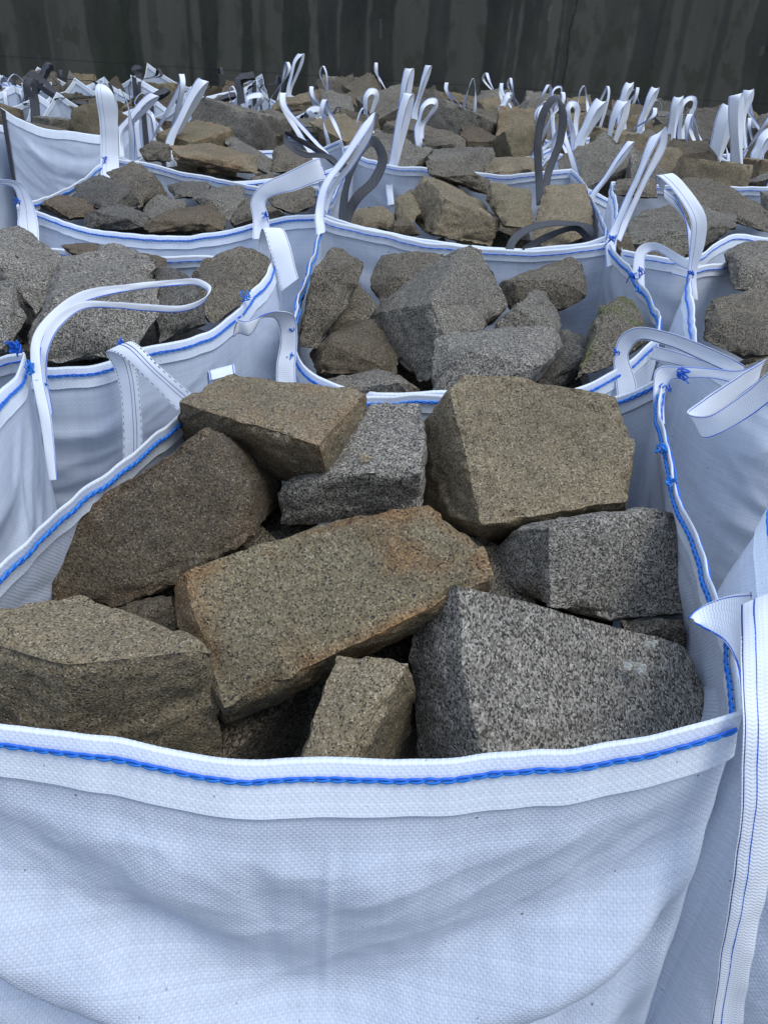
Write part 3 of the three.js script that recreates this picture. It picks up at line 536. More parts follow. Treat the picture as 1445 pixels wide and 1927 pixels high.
const bagR3 = makeBag({
  label: 'white bulk bag of large stones at right behind the wide strap', where: 'third-row right bag', seed: 9,
  sides: [
    px([[1170, 470, 2.30], [1280, 488, 2.22], [1385, 440, 2.42], [1445, 448, 2.42], [1560, 470, 2.38], [1660, 470, 2.4]]),
    px([[1660, 470, 2.4], [1600, 390, 3.0], [1560, 360, 3.3]]),
    px([[1560, 360, 3.3], [1450, 352, 3.25], [1330, 350, 3.25], [1230, 348, 3.25], [1150, 342, 3.25]]),
    px([[1150, 342, 3.25], [1160, 380, 2.85], [1165, 430, 2.5], [1170, 470, 2.30]]),
  ], bulge: [0.02, 0.02, 0.02, 0.03],
});
// ---- the bags farther back: [x, z, width, depth, turn, rim height, label, where, dark straps]
const farRows = [
  [-1.55, 4.42, .70, .62, -.05, .97, 'tall white bulk bag at left with black corner seams', 'tall left bag', 1],
  [-2.45, 4.42, .84, .72, .03, .95, 'white bulk bag at far left edge beside the tall one', 'fourth-row bag at the left edge', 1],
  [-.72, 3.75, .86, .72, .06, .90, 'white bulk bag with a long brown slab behind the broad upright strap', 'fourth-row bag left of middle', 0],
  [.20, 3.80, .84, .72, -.04, .91, 'white bulk bag under the tall cluster of white loops', 'fourth-row middle bag', 0],
  [1.02, 3.78, .82, .74, .05, .90, 'white bulk bag in the fourth row under thin white loops', 'fourth-row bag right of middle', 0],
  [1.92, 3.85, .84, .74, -.03, .92, 'white bulk bag in fourth row at the right edge', 'fourth-row bag at the right edge', 0],
  [-.60, 4.68, .84, .74, -.05, .90, 'white bulk bag in fifth row left of middle', 'fifth-row bag left of middle', 0],
  [.30, 4.72, .82, .74, .06, .91, 'white bulk bag in fifth row at the middle', 'fifth-row middle bag', 0],
  [1.18, 4.70, .84, .72, -.02, .90, 'white bulk bag in fifth row right of middle', 'fifth-row bag right of middle', 0],
  [2.08, 4.72, .84, .72, .05, .92, 'white bulk bag in fifth row at right', 'fifth-row bag at right', 0],
  [-2.75, 5.55, .80, .70, .08, .97, 'white bulk bag in sixth row at far left under black straps', 'sixth-row bag at the left edge', 1],
  [-1.85, 5.55, .80, .70, -.08, .96, 'white bulk bag in sixth row behind the tall bag', 'sixth-row bag behind the tall one', 1],
  [-1.00, 5.50, .78, .70, .10, .96, 'white bulk bag with black seams in sixth row', 'sixth-row bag with black seams', 1],
  [-.12, 5.60, .82, .72, .04, .92, 'white bulk bag in sixth row left of the tall loops', 'sixth-row bag left of the loops', 0],
  [.76, 5.62, .82, .72, -.06, .92, 'white bulk bag in sixth row at the middle', 'sixth-row middle bag', 0],
  [1.64, 5.58, .82, .72, .03, .91, 'white bulk bag in sixth row under paired upright loops', 'sixth-row bag right of middle', 0],
  [2.52, 5.60, .82, .72, -.04, .92, 'white bulk bag in sixth row at the right edge', 'sixth-row bag at the right edge', 0],
  [-2.45, 6.45, .80, .70, -.06, .98, 'white bulk bag against the wall at far left', 'wall-side bag at the left edge', 1],
  [-1.50, 6.42, .84, .70, .12, 1.02, 'white bulk bag with a high pointed corner against the wall', 'wall-side bag with pointed corner', 1],
  [-.55, 6.45, .82, .70, .02, .94, 'white bulk bag against the wall under one tall thin loop', 'wall-side bag under the thin loop', 0],
  [.34, 6.48, .82, .70, -.05, .93, 'white bulk bag against the wall at the middle', 'wall-side middle bag', 0],
  [1.24, 6.45, .82, .70, .05, .92, 'white bulk bag against the wall right of middle', 'wall-side bag right of middle', 0],
  [2.14, 6.45, .82, .70, -.02, .92, 'white bulk bag against the wall below the crack', 'wall-side bag at right', 0],
];
const farBags = farRows.map(([x, z, w, d, yaw, y, label, where, dk], i) => {
  const b = makeBag({ label, where, seed: 20 + i, far: z > 5 ? 2 : 1, sides: rectSides(x, z, w, d, yaw, y, dk ? 0.07 : 0.045, 40 + i, dk ? 0.065 : 0.04), bulge: [0.05, 0.03, 0.03, 0.03], dk, ctr: [x, z, w, d, y], res: i === 0 ? [[110, 80], [40, 30], [40, 30], [40, 30]] : undefined });
  return b;
});

// ================================================================ THE STONES
const HERO = 0.0075, MID = 0.012, FAR = 0.020;
const S1 = (p, tone, o) => stonePx(bag1, p, { tone, cell: HERO, amp: 0.7, ...o });
S1([[-80, 1165, .62], [150, 1122, .645], [235, 1155, .63], [408, 1222, .578], [118, 1252, .525], [-80, 1190, .56], [415, 1440, .59], [118, 1480, .53], [-80, 1440, .55]], 't', { faces: [[1, 3, 4, 0, 2, 5], [4, 3, 7, 6], [4, 7, 5, 8]], b: .14, label: 'flat-topped tan granite block at the left edge, just inside the thick chain-stitched rim' });
const slab = S1([[345, 1080, .672], [640, 973, .737], [805, 955, .735], [905, 1035, .70], [923, 1088, .675], [620, 1235, .60], [428, 1328, .565], [322, 1118, .685], [335, 1170, .66], [422, 1368, .612], [910, 1120, .70]], 'y', { faces: [[0, 2, 6, 1, 3, 4, 5], [6, 4, 9, 10]], b: .18, rust: .85, label: 'large sloping slab with a rusty upper edge in the centre of the nearest bag' });
const greyF = S1([[830, 1103, .645], [862, 1102, .655], [1012, 1140, .67], [1165, 1192, .675], [1292, 1215, .69], [1352, 1345, .58], [1330, 1430, .52], [920, 1455, .50], [872, 1270, .563], [775, 1205, .68], [785, 1440, .555]], 'f', { faces: [[1, 4, 7, 2, 3, 5, 6, 8], [1, 7, 9, 10, 0]], b: .18, label: 'large light grey speckled wedge at front right with pale lichen on its face' });
S1([[632, 1231, .60], [770, 1247, .583], [783, 1345, .64], [772, 1450, .56], [560, 1450, .50], [655, 1452, .487], [600, 1330, .57]], 't', { faces: [[0, 1, 4, 5, 6], [1, 5, 2, 3]], b: .18, label: 'small tan wedge standing at the low middle of the chain-stitched rim' });
S1([[388, 808, .885], [432, 818, .96], [530, 905, 1.0], [532, 950, .93], [470, 1008, .80], [330, 1100, .768], [215, 1142, .752], [100, 1132, .745], [50, 1062, .745], [200, 930, .83], [465, 905, .85]], 'b', { faces: [[0, 8, 5, 9, 6, 7, 10, 4], [10, 4, 2, 3]], b: .16, rust: .3, dark: .3, label: 'long dark brown slab lying against the left rim of the nearest bag' });
const tanA = S1([[335, 755, .975], [440, 706, 1.08], [540, 720, 1.075], [690, 738, 1.05], [685, 800, 1.05], [600, 838, .875], [430, 788, .925], [625, 925, .93], [535, 905, .915], [335, 860, .985]], 't', { faces: [[1, 3, 5, 0, 2, 6], [0, 5, 7, 8, 9], [5, 3, 7, 4]], b: .13, rust: .4, dark: .25, label: 'flat tan block with a flaking top at the back left of the nearest bag' });
const greyB = S1([[700, 765, 1.06], [785, 762, 1.06], [800, 800, 1.01], [790, 890, .885], [630, 890, .89], [530, 985, .91], [790, 965, .91], [520, 930, .91]], 'g', { faces: [[0, 1, 3, 2, 4]], b: .13, label: 'grey speckled block half hidden between the two big tan blocks' });
S1([[870, 712, 1.10], [975, 715, 1.10], [1060, 745, 1.07], [1160, 745, 1.07], [1186, 830, 1.02], [1178, 942, .96], [905, 988, .885], [850, 738, 1.06], [765, 842, 1.13], [790, 950, .98], [910, 1020, .95], [1170, 965, .985], [880, 880, .95]], 't', { faces: [[7, 3, 6, 0, 1, 2, 4, 5, 12], [7, 6, 8, 9], [6, 5, 10, 11]], b: .14, label: 'biggest tan block, leaning back against the rear rim of the nearest bag' });
S1([[1000, 985, .90], [1265, 960, .88], [1322, 1118, .785], [1310, 1150, .78], [1150, 1166, .76], [1035, 1140, .765], [920, 1095, .835], [915, 1035, .93], [1032, 990, .825], [960, 1000, .885]], 'g', { faces: [[8, 1, 5, 2, 3, 4], [8, 5, 7, 6, 9]], b: .13, label: 'square grey speckled block beside the right rim of the nearest bag' });
S1([[1165, 1165, .76], [1285, 1168, .775], [1290, 1220, .77], [1180, 1205, .74]], 'k', { b: .12, label: 'small brown stone tucked under the square grey block' });
S1([[225, 1142, .745], [325, 1118, .735], [335, 1205, .70], [260, 1172, .70]], 'b', { b: .1, label: 'small dark stone in the gap between long brown slab and sloping slab' });
function lichen(stone, u, v, z, size, mat, seed) {   // flaky crust, a part of its stone
  const r = rng(seed), gs = [], c = at(u, v, z).sub(stone.position), n = camera.position.clone().sub(at(u, v, z)).normalize().add(V(0, 0.9, 0)).normalize(), x = V(1, 0, 0).cross(n).normalize(), y = n.clone().cross(x);
  for (let k = 0; k < 16; k++) {
    const a = r() * 6.28, d = Math.sqrt(r()) * size, p = c.clone().addScaledVector(x, Math.cos(a) * d * 0.55).addScaledVector(y, Math.sin(a) * d), R = size * (0.16 + 0.22 * r()), q = [p.clone().addScaledVector(n, 0.002 + 0.002 * r())];
    for (let i = 0; i < 7; i++) { const e = i / 7 * 6.28, ri = R * (0.6 + 0.7 * r()); q.push(p.clone().addScaledVector(x, Math.cos(e) * ri).addScaledVector(y, Math.sin(e) * ri).addScaledVector(n, -0.004 + 0.005 * r())); }
    const P = [], I = []; q.forEach((w) => P.push(w.x, w.y, w.z)); for (let i = 1; i <= 7; i++) I.push(0, i, i % 7 + 1); const g = geoFrom(P, P.flatMap(() => []).concat(new Array(q.length * 2).fill(0)), I); gs.push(g.toNonIndexed()); }
  const g = mergeGeometries(gs); g.computeVertexNormals(); mesh('lichen', g, mat, stone);
}
const S2 = (p, tone, o) => stonePx(bag2, p, { tone, cell: MID, amp: 0.85, ...o });
S2([[628, 465, 1.86], [682, 498, 1.82], [640, 570, 1.7], [600, 655, 1.56], [562, 655, 1.54], [564, 620, 1.58], [590, 520, 1.75]], 'k', { b: .09, label: 'tall thin slab leaning on the left rim of second-row middle bag' });
S2([[640, 530, 1.9], [665, 525, 1.92], [716, 577, 1.8], [690, 605, 1.72], [610, 645, 1.65]], 'k', { b: .15, label: 'stone half hidden behind the tall leaning slab in second-row middle bag' });
S2([[700, 522, 2.0], [718, 482, 2.08], [840, 474, 2.1], [800, 560, 1.9], [720, 572, 1.9], [700, 545, 1.95]], 'k', { b: .12, label: 'rounded grey brown block against the dusty back panel of second-row bag' });
S2([[885, 459, 1.88], [905, 470, 1.89], [953, 575, 1.74], [908, 620, 1.62], [835, 628, 1.475], [812, 570, 1.50], [695, 592, 1.74], [775, 555, 1.80], [800, 505, 1.84], [738, 672, 1.53], [788, 720, 1.47], [815, 712, 1.46]], 'w', { faces: [[0, 2, 4, 1, 3, 5], [0, 5, 6, 7, 8], [5, 4, 6, 9, 10, 11]], b: .18, amp: .8, label: 'big peaked stone with a pale face in the middle of second-row bag' });
S2([[940, 530, 2.0], [1075, 484, 2.1], [1092, 492, 2.09], [1106, 560, 1.98], [1050, 582, 1.9], [960, 590, 1.88]], 'k', { b: .12, label: 'brick-shaped stone sloping against the back panel right of the peaked stone' });
S2([[1005, 545, 1.75], [1025, 550, 1.75], [1056, 600, 1.65], [1055, 640, 1.55], [925, 622, 1.58], [985, 570, 1.66], [990, 585, 1.62]], 'w', { b: .16, label: 'three-sided stone between the peaked stone and the grey front block' });
S2([[820, 640, 1.44], [848, 627, 1.47], [960, 617, 1.5], [1050, 612, 1.53], [1058, 650, 1.5], [1005, 712, 1.4], [960, 750, 1.33], [812, 745, 1.32], [812, 690, 1.37], [965, 628, 1.435]], 'g', { b: .16, label: 'square grey block at the front of second-row middle bag' });
S2([[580, 665, 1.62], [655, 608, 1.7], [700, 605, 1.68], [745, 665, 1.6], [745, 705, 1.5], [600, 705, 1.5]], 'b', { b: .14, label: 'dark brown stone low at left in second-row middle bag' });
S2([[600, 722, 1.36], [650, 706, 1.4], [712, 693, 1.42], [790, 735, 1.37], [780, 770, 1.33], [610, 770, 1.33]], 'w', { b: .12, rust: .3, label: 'low pale stone peeping over the rim behind the flat tan block' });
S2([[1165, 557, 1.72], [1190, 562, 1.73], [1214, 605, 1.65], [1215, 645, 1.55], [1140, 690, 1.46], [1080, 715, 1.43], [1115, 640, 1.5], [1130, 580, 1.68]], 'k', { b: .12, moss: .9, label: 'mossy stone leaning on the right rim of second-row middle bag' });
S2([[1050, 618, 1.68], [1115, 632, 1.68], [1110, 665, 1.6], [1050, 735, 1.5], [1010, 730, 1.48]], 'd', { b: .16, label: 'dark stone in the gap beside the mossy leaning stone' });
const SL2 = (p, tone, o) => stonePx(bagL2, p, { tone, cell: MID, amp: 0.85, ...o });
SL2([[118, 482, 1.62], [200, 475, 1.68], [292, 490, 1.62], [297, 590, 1.45], [245, 672, 1.34], [55, 685, 1.29], [60, 635, 1.36], [100, 560, 1.5]], 'g', { b: .16, label: 'largest grey speckled block behind the limp strap loop at left' });
SL2([[-30, 440, 1.75], [35, 427, 1.8], [115, 480, 1.72], [110, 540, 1.56], [70, 590, 1.46], [30, 560, 1.5], [-20, 520, 1.6]], 'g', { b: .16, label: 'grey speckled boulder rising at the left edge above the limp strap' });
SL2([[-60, 530, 1.5], [25, 530, 1.5], [48, 600, 1.39], [10, 660, 1.3], [-60, 660, 1.3]], 'g', { b: .16, label: 'grey stone cut off by the left edge beside the strap knot' });
SL2([[290, 500, 1.65], [330, 510, 1.65], [370, 535, 1.62], [388, 610, 1.49], [300, 645, 1.42], [290, 600, 1.45]], 'd', { b: .14, label: 'dark grey stone between the largest grey block and the curved rim' });
SL2([[365, 520, 1.75], [380, 492, 1.8], [455, 463, 1.88], [508, 488, 1.86], [500, 525, 1.76], [400, 610, 1.52], [375, 580, 1.57], [450, 480, 1.82]], 'k', { b: .14, label: 'pointed grey brown stone beside the upcurved rim of second-row left bag' });
SL2([[172, 490, 1.8], [185, 465, 1.9], [225, 458, 1.92], [278, 485, 1.85], [270, 500, 1.75]], 'g', { b: .08, label: 'small grey stone peeping over the largest grey block' });
SL2([[112, 460, 1.96], [170, 460, 1.97], [315, 485, 1.96], [312, 510, 1.85], [150, 490, 1.85]], 'r', { b: .06, label: 'thin brown slab along the back of second-row left bag' });
const SR2 = (p, tone, o) => stonePx(bagR2, p, { tone, cell: MID, amp: 0.85, ...o });
SR2([[1325, 600, 1.78], [1340, 565, 1.85], [1420, 545, 1.9], [1500, 548, 1.9], [1500, 660, 1.67], [1400, 672, 1.64], [1325, 640, 1.70]], 'k', { b: .16, dark: .4, label: 'big dark grey brown stone at the right edge of second row' });
SR2([[1380, 700, 1.54], [1445, 672, 1.57], [1520, 680, 1.55], [1520, 745, 1.47], [1410, 740, 1.47]], 'w', { b: .14, label: 'stone tip showing above the fallen V-shaped strap at right' });
SR2([[1365, 480, 2.12], [1400, 455, 2.2], [1500, 450, 2.2], [1500, 545, 1.97], [1380, 545, 1.97]], 'w', { b: .16, label: 'pale grey stone at right edge behind the big dark one' });
const SR3 = (p, tone, o) => stonePx(bagR3, p, { tone, cell: MID, amp: 0.85, ...o });
SR3([[1205, 475, 2.36], [1285, 470, 2.34], [1292, 550, 2.28], [1210, 530, 2.3]], 'k', { b: .15, label: 'brown stone framed by the bent strap behind the second-row bag' });
SR3([[1168, 432, 2.55], [1210, 400, 2.65], [1280, 378, 2.8], [1385, 405, 2.7], [1388, 430, 2.58], [1290, 478, 2.38], [1180, 455, 2.42]], 'w', { b: .16, label: 'broad flat-topped stone directly behind the wide strap at right' });
SR3([[1265, 345, 3.0], [1290, 335, 3.05], [1345, 338, 3.05], [1445, 395, 2.85], [1450, 440, 2.6], [1385, 405, 2.7]], 'k', { b: .16, label: 'long sloping stone with its ridge running to the right edge' });
SR3([[1158, 338, 3.12], [1230, 338, 3.12], [1236, 352, 3.1], [1234, 372, 3.0], [1158, 366, 3.0]], 'k', { b: .12 });
SR3([[1155, 450, 2.36], [1185, 448, 2.36], [1195, 480, 2.30], [1165, 490, 2.3]], 'b', { b: .1 });
SR3([[1430, 360, 3.1], [1500, 365, 3.1], [1520, 420, 2.8], [1440, 420, 2.85]], 'g', { b: .16 });
const S3 = (p, tone, o) => stonePx(bag3, p, { tone, cell: MID, amp: 0.85, ...o });
S3([[795, 330, 2.85], [850, 345, 2.9], [915, 388, 2.75], [940, 418, 2.6], [925, 466, 2.47], [815, 440, 2.5], [790, 432, 2.55], [770, 385, 2.75], [840, 374, 2.55]], 't', { faces: [[0, 3, 8, 1, 2], [8, 3, 5, 4], [0, 8, 5, 7, 6]], b: .16, dark: .3, label: 'large tan block with a dark front face, centre of third-row middle bag' });
S3([[922, 345, 2.85], [995, 357, 2.85], [1003, 430, 2.57], [950, 425, 2.54], [930, 395, 2.62], [915, 375, 2.8]], 'y', { b: .16, label: 'upright olive tan block just right of the dark-faced one' });
S3([[1025, 350, 2.9], [1100, 347, 2.9], [1113, 395, 2.7], [1110, 440, 2.56], [1050, 466, 2.48], [1000, 460, 2.48], [1005, 420, 2.6]], 't', { b: .14, label: 'flat tan slab with the black strap lying across it' });
S3([[745, 370, 2.8], [775, 355, 2.9], [790, 400, 2.62], [770, 430, 2.5], [742, 410, 2.6]], 'y', { b: .15 });
S3([[660, 398, 2.6], [720, 388, 2.65], [742, 410, 2.6], [735, 434, 2.48], [660, 425, 2.48]], 't', { b: .15 });
S3([[735, 430, 2.46], [760, 405, 2.55], [790, 440, 2.43], [740, 448, 2.42]], 'b', { b: .12 });
S3([[800, 305, 3.15], [830, 305, 3.15], [925, 342, 3.05], [918, 365, 2.95], [810, 328, 3.0]], 'k', { b: .15 });
const SL3 = (p, tone, o) => stonePx(bagL3, p, { tone, cell: MID * 1.15, ...o });
SL3([[78, 385, 2.66], [110, 368, 2.72], [165, 375, 2.66], [185, 405, 2.53], [130, 412, 2.5]], 'r', { b: .15, dark: .5 });
SL3([[142, 352, 2.8], [180, 330, 2.9], [235, 350, 2.8], [262, 385, 2.65], [200, 400, 2.56], [150, 378, 2.65]], 'd', { b: .16 });
SL3([[202, 325, 3.0], [252, 304, 3.05], [268, 312, 3.0], [318, 368, 2.85], [262, 392, 2.7], [235, 345, 2.85]], 'k', { b: .16 });
SL3([[155, 418, 2.52], [218, 381, 2.65], [278, 405, 2.55], [280, 430, 2.44], [165, 430, 2.45]], 'd', { b: .15 });
SL3([[270, 395, 2.7], [298, 368, 2.8], [350, 382, 2.75], [345, 410, 2.56], [272, 415, 2.56]], 'w', { b: .15 });
SL3([[268, 425, 2.46], [330, 395, 2.6], [400, 385, 2.65], [425, 410, 2.52], [420, 434, 2.42], [280, 438, 2.41]], 'r', { b: .15 });
SL3([[362, 372, 2.8], [400, 355, 2.9], [455, 350, 2.9], [470, 375, 2.75], [430, 415, 2.56], [375, 385, 2.7]], 'w', { b: .15 });
SL3([[318, 352, 3.0], [345, 345, 3.0], [395, 345, 3.0], [400, 365, 2.85], [325, 372, 2.8]], 'd', { b: .12 });
SL3([[435, 415, 2.53], [470, 375, 2.7], [525, 398, 2.6], [545, 412, 2.5], [440, 425, 2.47]], 'k', { b: .15 });
SL3([[500, 365, 2.8], [545, 345, 2.88], [592, 350, 2.85], [596, 385, 2.67], [555, 402, 2.56], [515, 388, 2.6]], 'k', { b: .14 });
// fourth row and beyond: the ones that stand out
const SF = (b, p, tone, o) => stonePx(farBags[b], p, { tone, cell: FAR, b: .16, ...o });
SF(2, [[262, 282, 3.55], [285, 264, 3.62], [320, 272, 3.58], [325, 303, 3.46], [275, 300, 3.46]], 'k', { dark: .5 });
SF(2, [[318, 275, 3.65], [395, 270, 3.7], [485, 295, 3.55], [485, 328, 3.46], [330, 305, 3.46]], 't', { dark: .3, rust: .5, label: 'long mossy brown slab at the front of fourth-row bag left of middle' });
SF(2, [[425, 262, 3.95], [440, 258, 3.95], [520, 305, 3.7], [510, 330, 3.55], [430, 285, 3.7]], 'w');
SF(2, [[515, 280, 3.85], [540, 272, 3.9], [590, 290, 3.75], [590, 322, 3.58], [510, 325, 3.58]], 'k');
SF(2, [[470, 332, 3.40], [515, 325, 3.44], [530, 345, 3.40], [520, 368, 3.36], [475, 365, 3.36]], 'k', { b: .1 });
SF(3, [[930, 297, 3.66], [1000, 295, 3.66], [1012, 333, 3.5], [940, 342, 3.45], [910, 325, 3.55]], 't');
SF(3, [[830, 300, 3.7], [848, 282, 3.75], [905, 315, 3.65], [890, 325, 3.55], [825, 312, 3.6]], 'g');
SF(3, [[795, 262, 4.05], [870, 255, 4.1], [878, 275, 4.0], [870, 298, 3.9], [825, 302, 3.9], [795, 275, 3.98]], 'k', { dark: .5 });
SF(3, [[755, 300, 3.75], [790, 290, 3.8], [810, 312, 3.7], [800, 335, 3.6], [750, 325, 3.62]], 't', {});
SF(7, [[868, 238, 4.75], [895, 238, 4.75], [953, 268, 4.6], [950, 290, 4.5], [880, 287, 4.5], [866, 255, 4.6]], 'r', { dark: .3 });
SF(14, [[872, 222, 5.4], [905, 213, 5.5], [985, 205, 5.6], [985, 238, 5.4], [975, 258, 5.3], [900, 243, 5.35]], 'k', { b: .2 });
SF(7, [[772, 230, 4.8], [798, 224, 4.85], [805, 258, 4.6], [770, 262, 4.6]], 'd');
SF(6, [[398, 238, 4.7], [440, 218, 4.85], [468, 236, 4.7], [412, 262, 4.55]], 'w');
SF(6, [[440, 248, 4.6], [490, 232, 4.7], [545, 270, 4.5], [500, 284, 4.45]], 't', {});
SF(13, [[505, 212, 5.5], [520, 190, 5.65], [597, 168, 5.85], [602, 195, 5.65], [590, 212, 5.5]], 't', {});
SF(13, [[600, 192, 5.5], [615, 168, 5.65], [662, 182, 5.6], [668, 215, 5.4], [650, 240, 5.3], [605, 230, 5.3]], 'g');
SF(6, [[525, 228, 4.85], [590, 220, 4.95], [640, 245, 4.75], [620, 262, 4.65], [540, 255, 4.65]], 'w');
SF(5, [[1245, 282, 4.1], [1265, 260, 4.2], [1330, 266, 4.2], [1352, 302, 4.0], [1350, 327, 3.9], [1255, 318, 3.9]], 'b', { dark: .4, b: .2, label: 'rounded dark brown boulder left of the paired upright loops at right' });
SF(5, [[1265, 322, 3.65], [1320, 318, 3.68], [1345, 345, 3.56], [1270, 348, 3.55]], 'w');
// the remaining stones of the far bags
farBags.forEach((b, i) => {
  const [x, z, w, d, y] = b.ctr, r = rng(700 + i), have = b.stones.length, want = z > 5 ? 5 : 6;
  const spots = []; for (const fz of [-.30, .0, .30]) for (const fx of [-.3, 0.02, .32]) spots.push([fx + (r() - .5) * .1, fz + (r() - .5) * .1]);
  spots.sort(() => r() - 0.5);
  let k = 0;
  for (const [fx, fz] of spots) {
    if (b.stones.length >= want) break;
    const p = V((x + fx * w) * K, 0, -(z + fz * d) * K);
    if (b.stones.some((s) => Math.hypot(s.c.x - p.x, s.c.z - p.z) < 0.20)) continue;
    const dk = b.dk, sz = (dk ? .24 : .33) * (0.8 + 0.45 * r()); p.y = (y + (dk ? -.15 : i === 4 || i === 8 || i === 3 ? -.10 : -.06) + 0.06 * r()) * K;
    const tone = dk ? 'kytkbw'[Math.floor(r() * 6)] : 'wwkgtgwyktd'[Math.floor(r() * 11)];
    addStone(b, blockPts(p, sz * 1.2, sz * .95, sz * .95, r), { tone, cell: FAR * (z > 5 ? 1.2 : 1), dark: r() < 0.3 ? .4 : 0, rust: r() < 0.2 ? .35 : 0 }); k++;
  }
});
// stones lying deeper in the bags, seen only through the gaps
{
  const gs = [], r = rng(9), fill = (x0, x1, z0, z1, y0, y1, n, s) => { for (let k = 0; k < n; k++) { const c = V((x0 + (x1 - x0) * r()) * K, (y0 + (y1 - y0) * r()) * K, -(z0 + (z1 - z0) * r()) * K), q = s * (0.8 + 0.5 * r()); gs.push(stoneGeo(blockPts(c, q * 1.3, q * .9, q, r), { seed: 5000 + k + gs.length, tone: 'wkw'[Math.floor(r() * 3)], cell: 0.05 })); } };
  fill(-.22, .24, .74, 1.02, .62, .70, 18, .22); fill(-.20, .12, .66, .82, .36, .45, 12, .19);
  fill(-.08, .40, 1.48, 2.0, .58, .66, 18, .22); fill(-.95, -.50, 1.48, 1.8, .62, .74, 12, .23); fill(.92, 1.3, 1.80, 2.05, .62, .72, 8, .22);
  fill(-.95, -.28, 2.6, 2.95, .60, .69, 14, .24); fill(-.05, .55, 2.55, 3.1, .62, .72, 14, .24); fill(.75, 1.4, 2.55, 3.1, .62, .72, 12, .24);
  fill(.70, .95, .60, .76, .70, .82, 12, .20); fill(-1.0, -.74, .72, 1.02, .72, .86, 14, .24);
  farBags.forEach((b) => { const [x, z, w, d, y] = b.ctr; fill(x - w * .28, x + w * .28, z - d * .28, z + d * .28, y - .26, y - .16, 6, .25); });
  const m = mesh('buried_stones', mergeGeometries(gs), MS.f, scene); m.userData.kind = 'stuff'; m.userData.category = 'stones'; m.userData.label = 'granite stones packed deeper down inside the bags';
}

// ================================================================ STRAPS AND LOOSE THREADS
const BL = [[.07, MBlue], [.93, MBlue]], dashed = [[.05, MBlack, 1], [.95, MBlack, 1]];
// limp loop over the left bag
strapPx(bagL1, [[90, 905, 112, 902, 1.04], [72, 790, 102, 786, 1.09], [56, 702, 86, 705, 1.135], [58, 634, 84, 646, 1.17], [90, 588, 112, 604, 1.20], [150, 545, 165, 572, 1.24], [240, 532, 246, 550, 1.29], [330, 524, 332, 540, 1.34], [376, 523, 372, 540, 1.38], [398, 536, 390, 552, 1.385], [388, 556, 380, 574, 1.35], [350, 572, 346, 588, 1.32], [280, 570, 278, 588, 1.28], [215, 566, 214, 582, 1.24], [150, 566, 158, 585, 1.21], [98, 600, 120, 615, 1.185], [74, 650, 98, 652, 1.165], [70, 700, 92, 700, 1.15], [84, 780, 104, 780, 1.11]], { shrink: 0.7, lines: [[.94, MBlue]], label: 'long strap drooping in a flat loop over grey stones' });
tuft(bagL1, at(30, 655, 1.15), 14, 0.03, MBlue); tuft(bagL1, at(60, 690, 1.14), 10, 0.025); tuft(bagL1, at(75, 720, 1.13), 6, 0.022);
// folded strap on the front of the left bag
strapPx(bagL2, [[232, 890, 268, 880, 1.22], [232, 800, 268, 795, 1.235], [226, 730, 262, 725, 1.255], [214, 690, 255, 684, 1.27], [200, 664, 244, 646, 1.275], [226, 668, 262, 650, 1.24], [275, 712, 300, 688, 1.20], [335, 772, 362, 742, 1.17]], { lines: [[.05, MBlack, 1], [.95, MBlack, 1], [.55, MNavy], [.72, MNavy]] });
tuft(bagL2, at(228, 645, 1.28), 8, 0.016, MBlue); tuft(bagL2, at(462, 556, 1.60), 10, 0.03);
// strap hanging down at the back corner of the left bag
strapPx(bagL2, [[484, 505, 512, 500, 1.90], [487, 455, 512, 448, 1.92], [494, 430, 530, 430, 1.90], [508, 470, 545, 458, 1.85], [522, 515, 555, 498, 1.82], [530, 548, 562, 524, 1.80]], { lines: [[.05, MBlack, 1], [.95, MNavy]] });
// crumpled strap at the front left corner of the second bag
strapPx(bag2, [[522, 760, 560, 755, 1.28], [520, 690, 556, 690, 1.30], [528, 640, 560, 630, 1.315], [520, 602, 552, 592, 1.31], [492, 600, 505, 590, 1.27], [470, 632, 462, 604, 1.25], [450, 628, 446, 600, 1.255], [438, 634, 448, 606, 1.24]], { lines: [[.06, MNavy], [.94, MBlue]], ripple: 0.004 });
tuft(bag2, at(552, 622, 1.32), 8, 0.018, MBlue); tuft(bag2, at(548, 668, 1.31), 5, 0.02);
// stub behind the flat tan block
strapPx(bag1, [[392, 800, 446, 795, 1.115], [392, 740, 444, 733, 1.125], [390, 706, 438, 692, 1.12], [393, 700, 441, 688, 1.09], [396, 716, 443, 703, 1.075]], { lines: [[.05, MBlue], [.95, MBlue]] });
// arched strap at the front right corner of the second bag
strapPx(bag2, [[1165, 780, 1202, 772, 1.345], [1158, 722, 1196, 718, 1.36], [1154, 676, 1182, 668, 1.37], [1166, 634, 1190, 652, 1.37], [1196, 616, 1206, 640, 1.36], [1260, 626, 1258, 652, 1.34], [1330, 652, 1326, 682, 1.31], [1388, 680, 1378, 706, 1.29], [1396, 692, 1386, 716, 1.33], [1340, 684, 1336, 706, 1.37], [1280, 664, 1276, 688, 1.40], [1230, 650, 1222, 676, 1.42]], { lines: [[.06, MBlue], [.94, MNavy]] });
tuft(bag2, at(1158, 664, 1.37), 5, 0.02, MBlue);
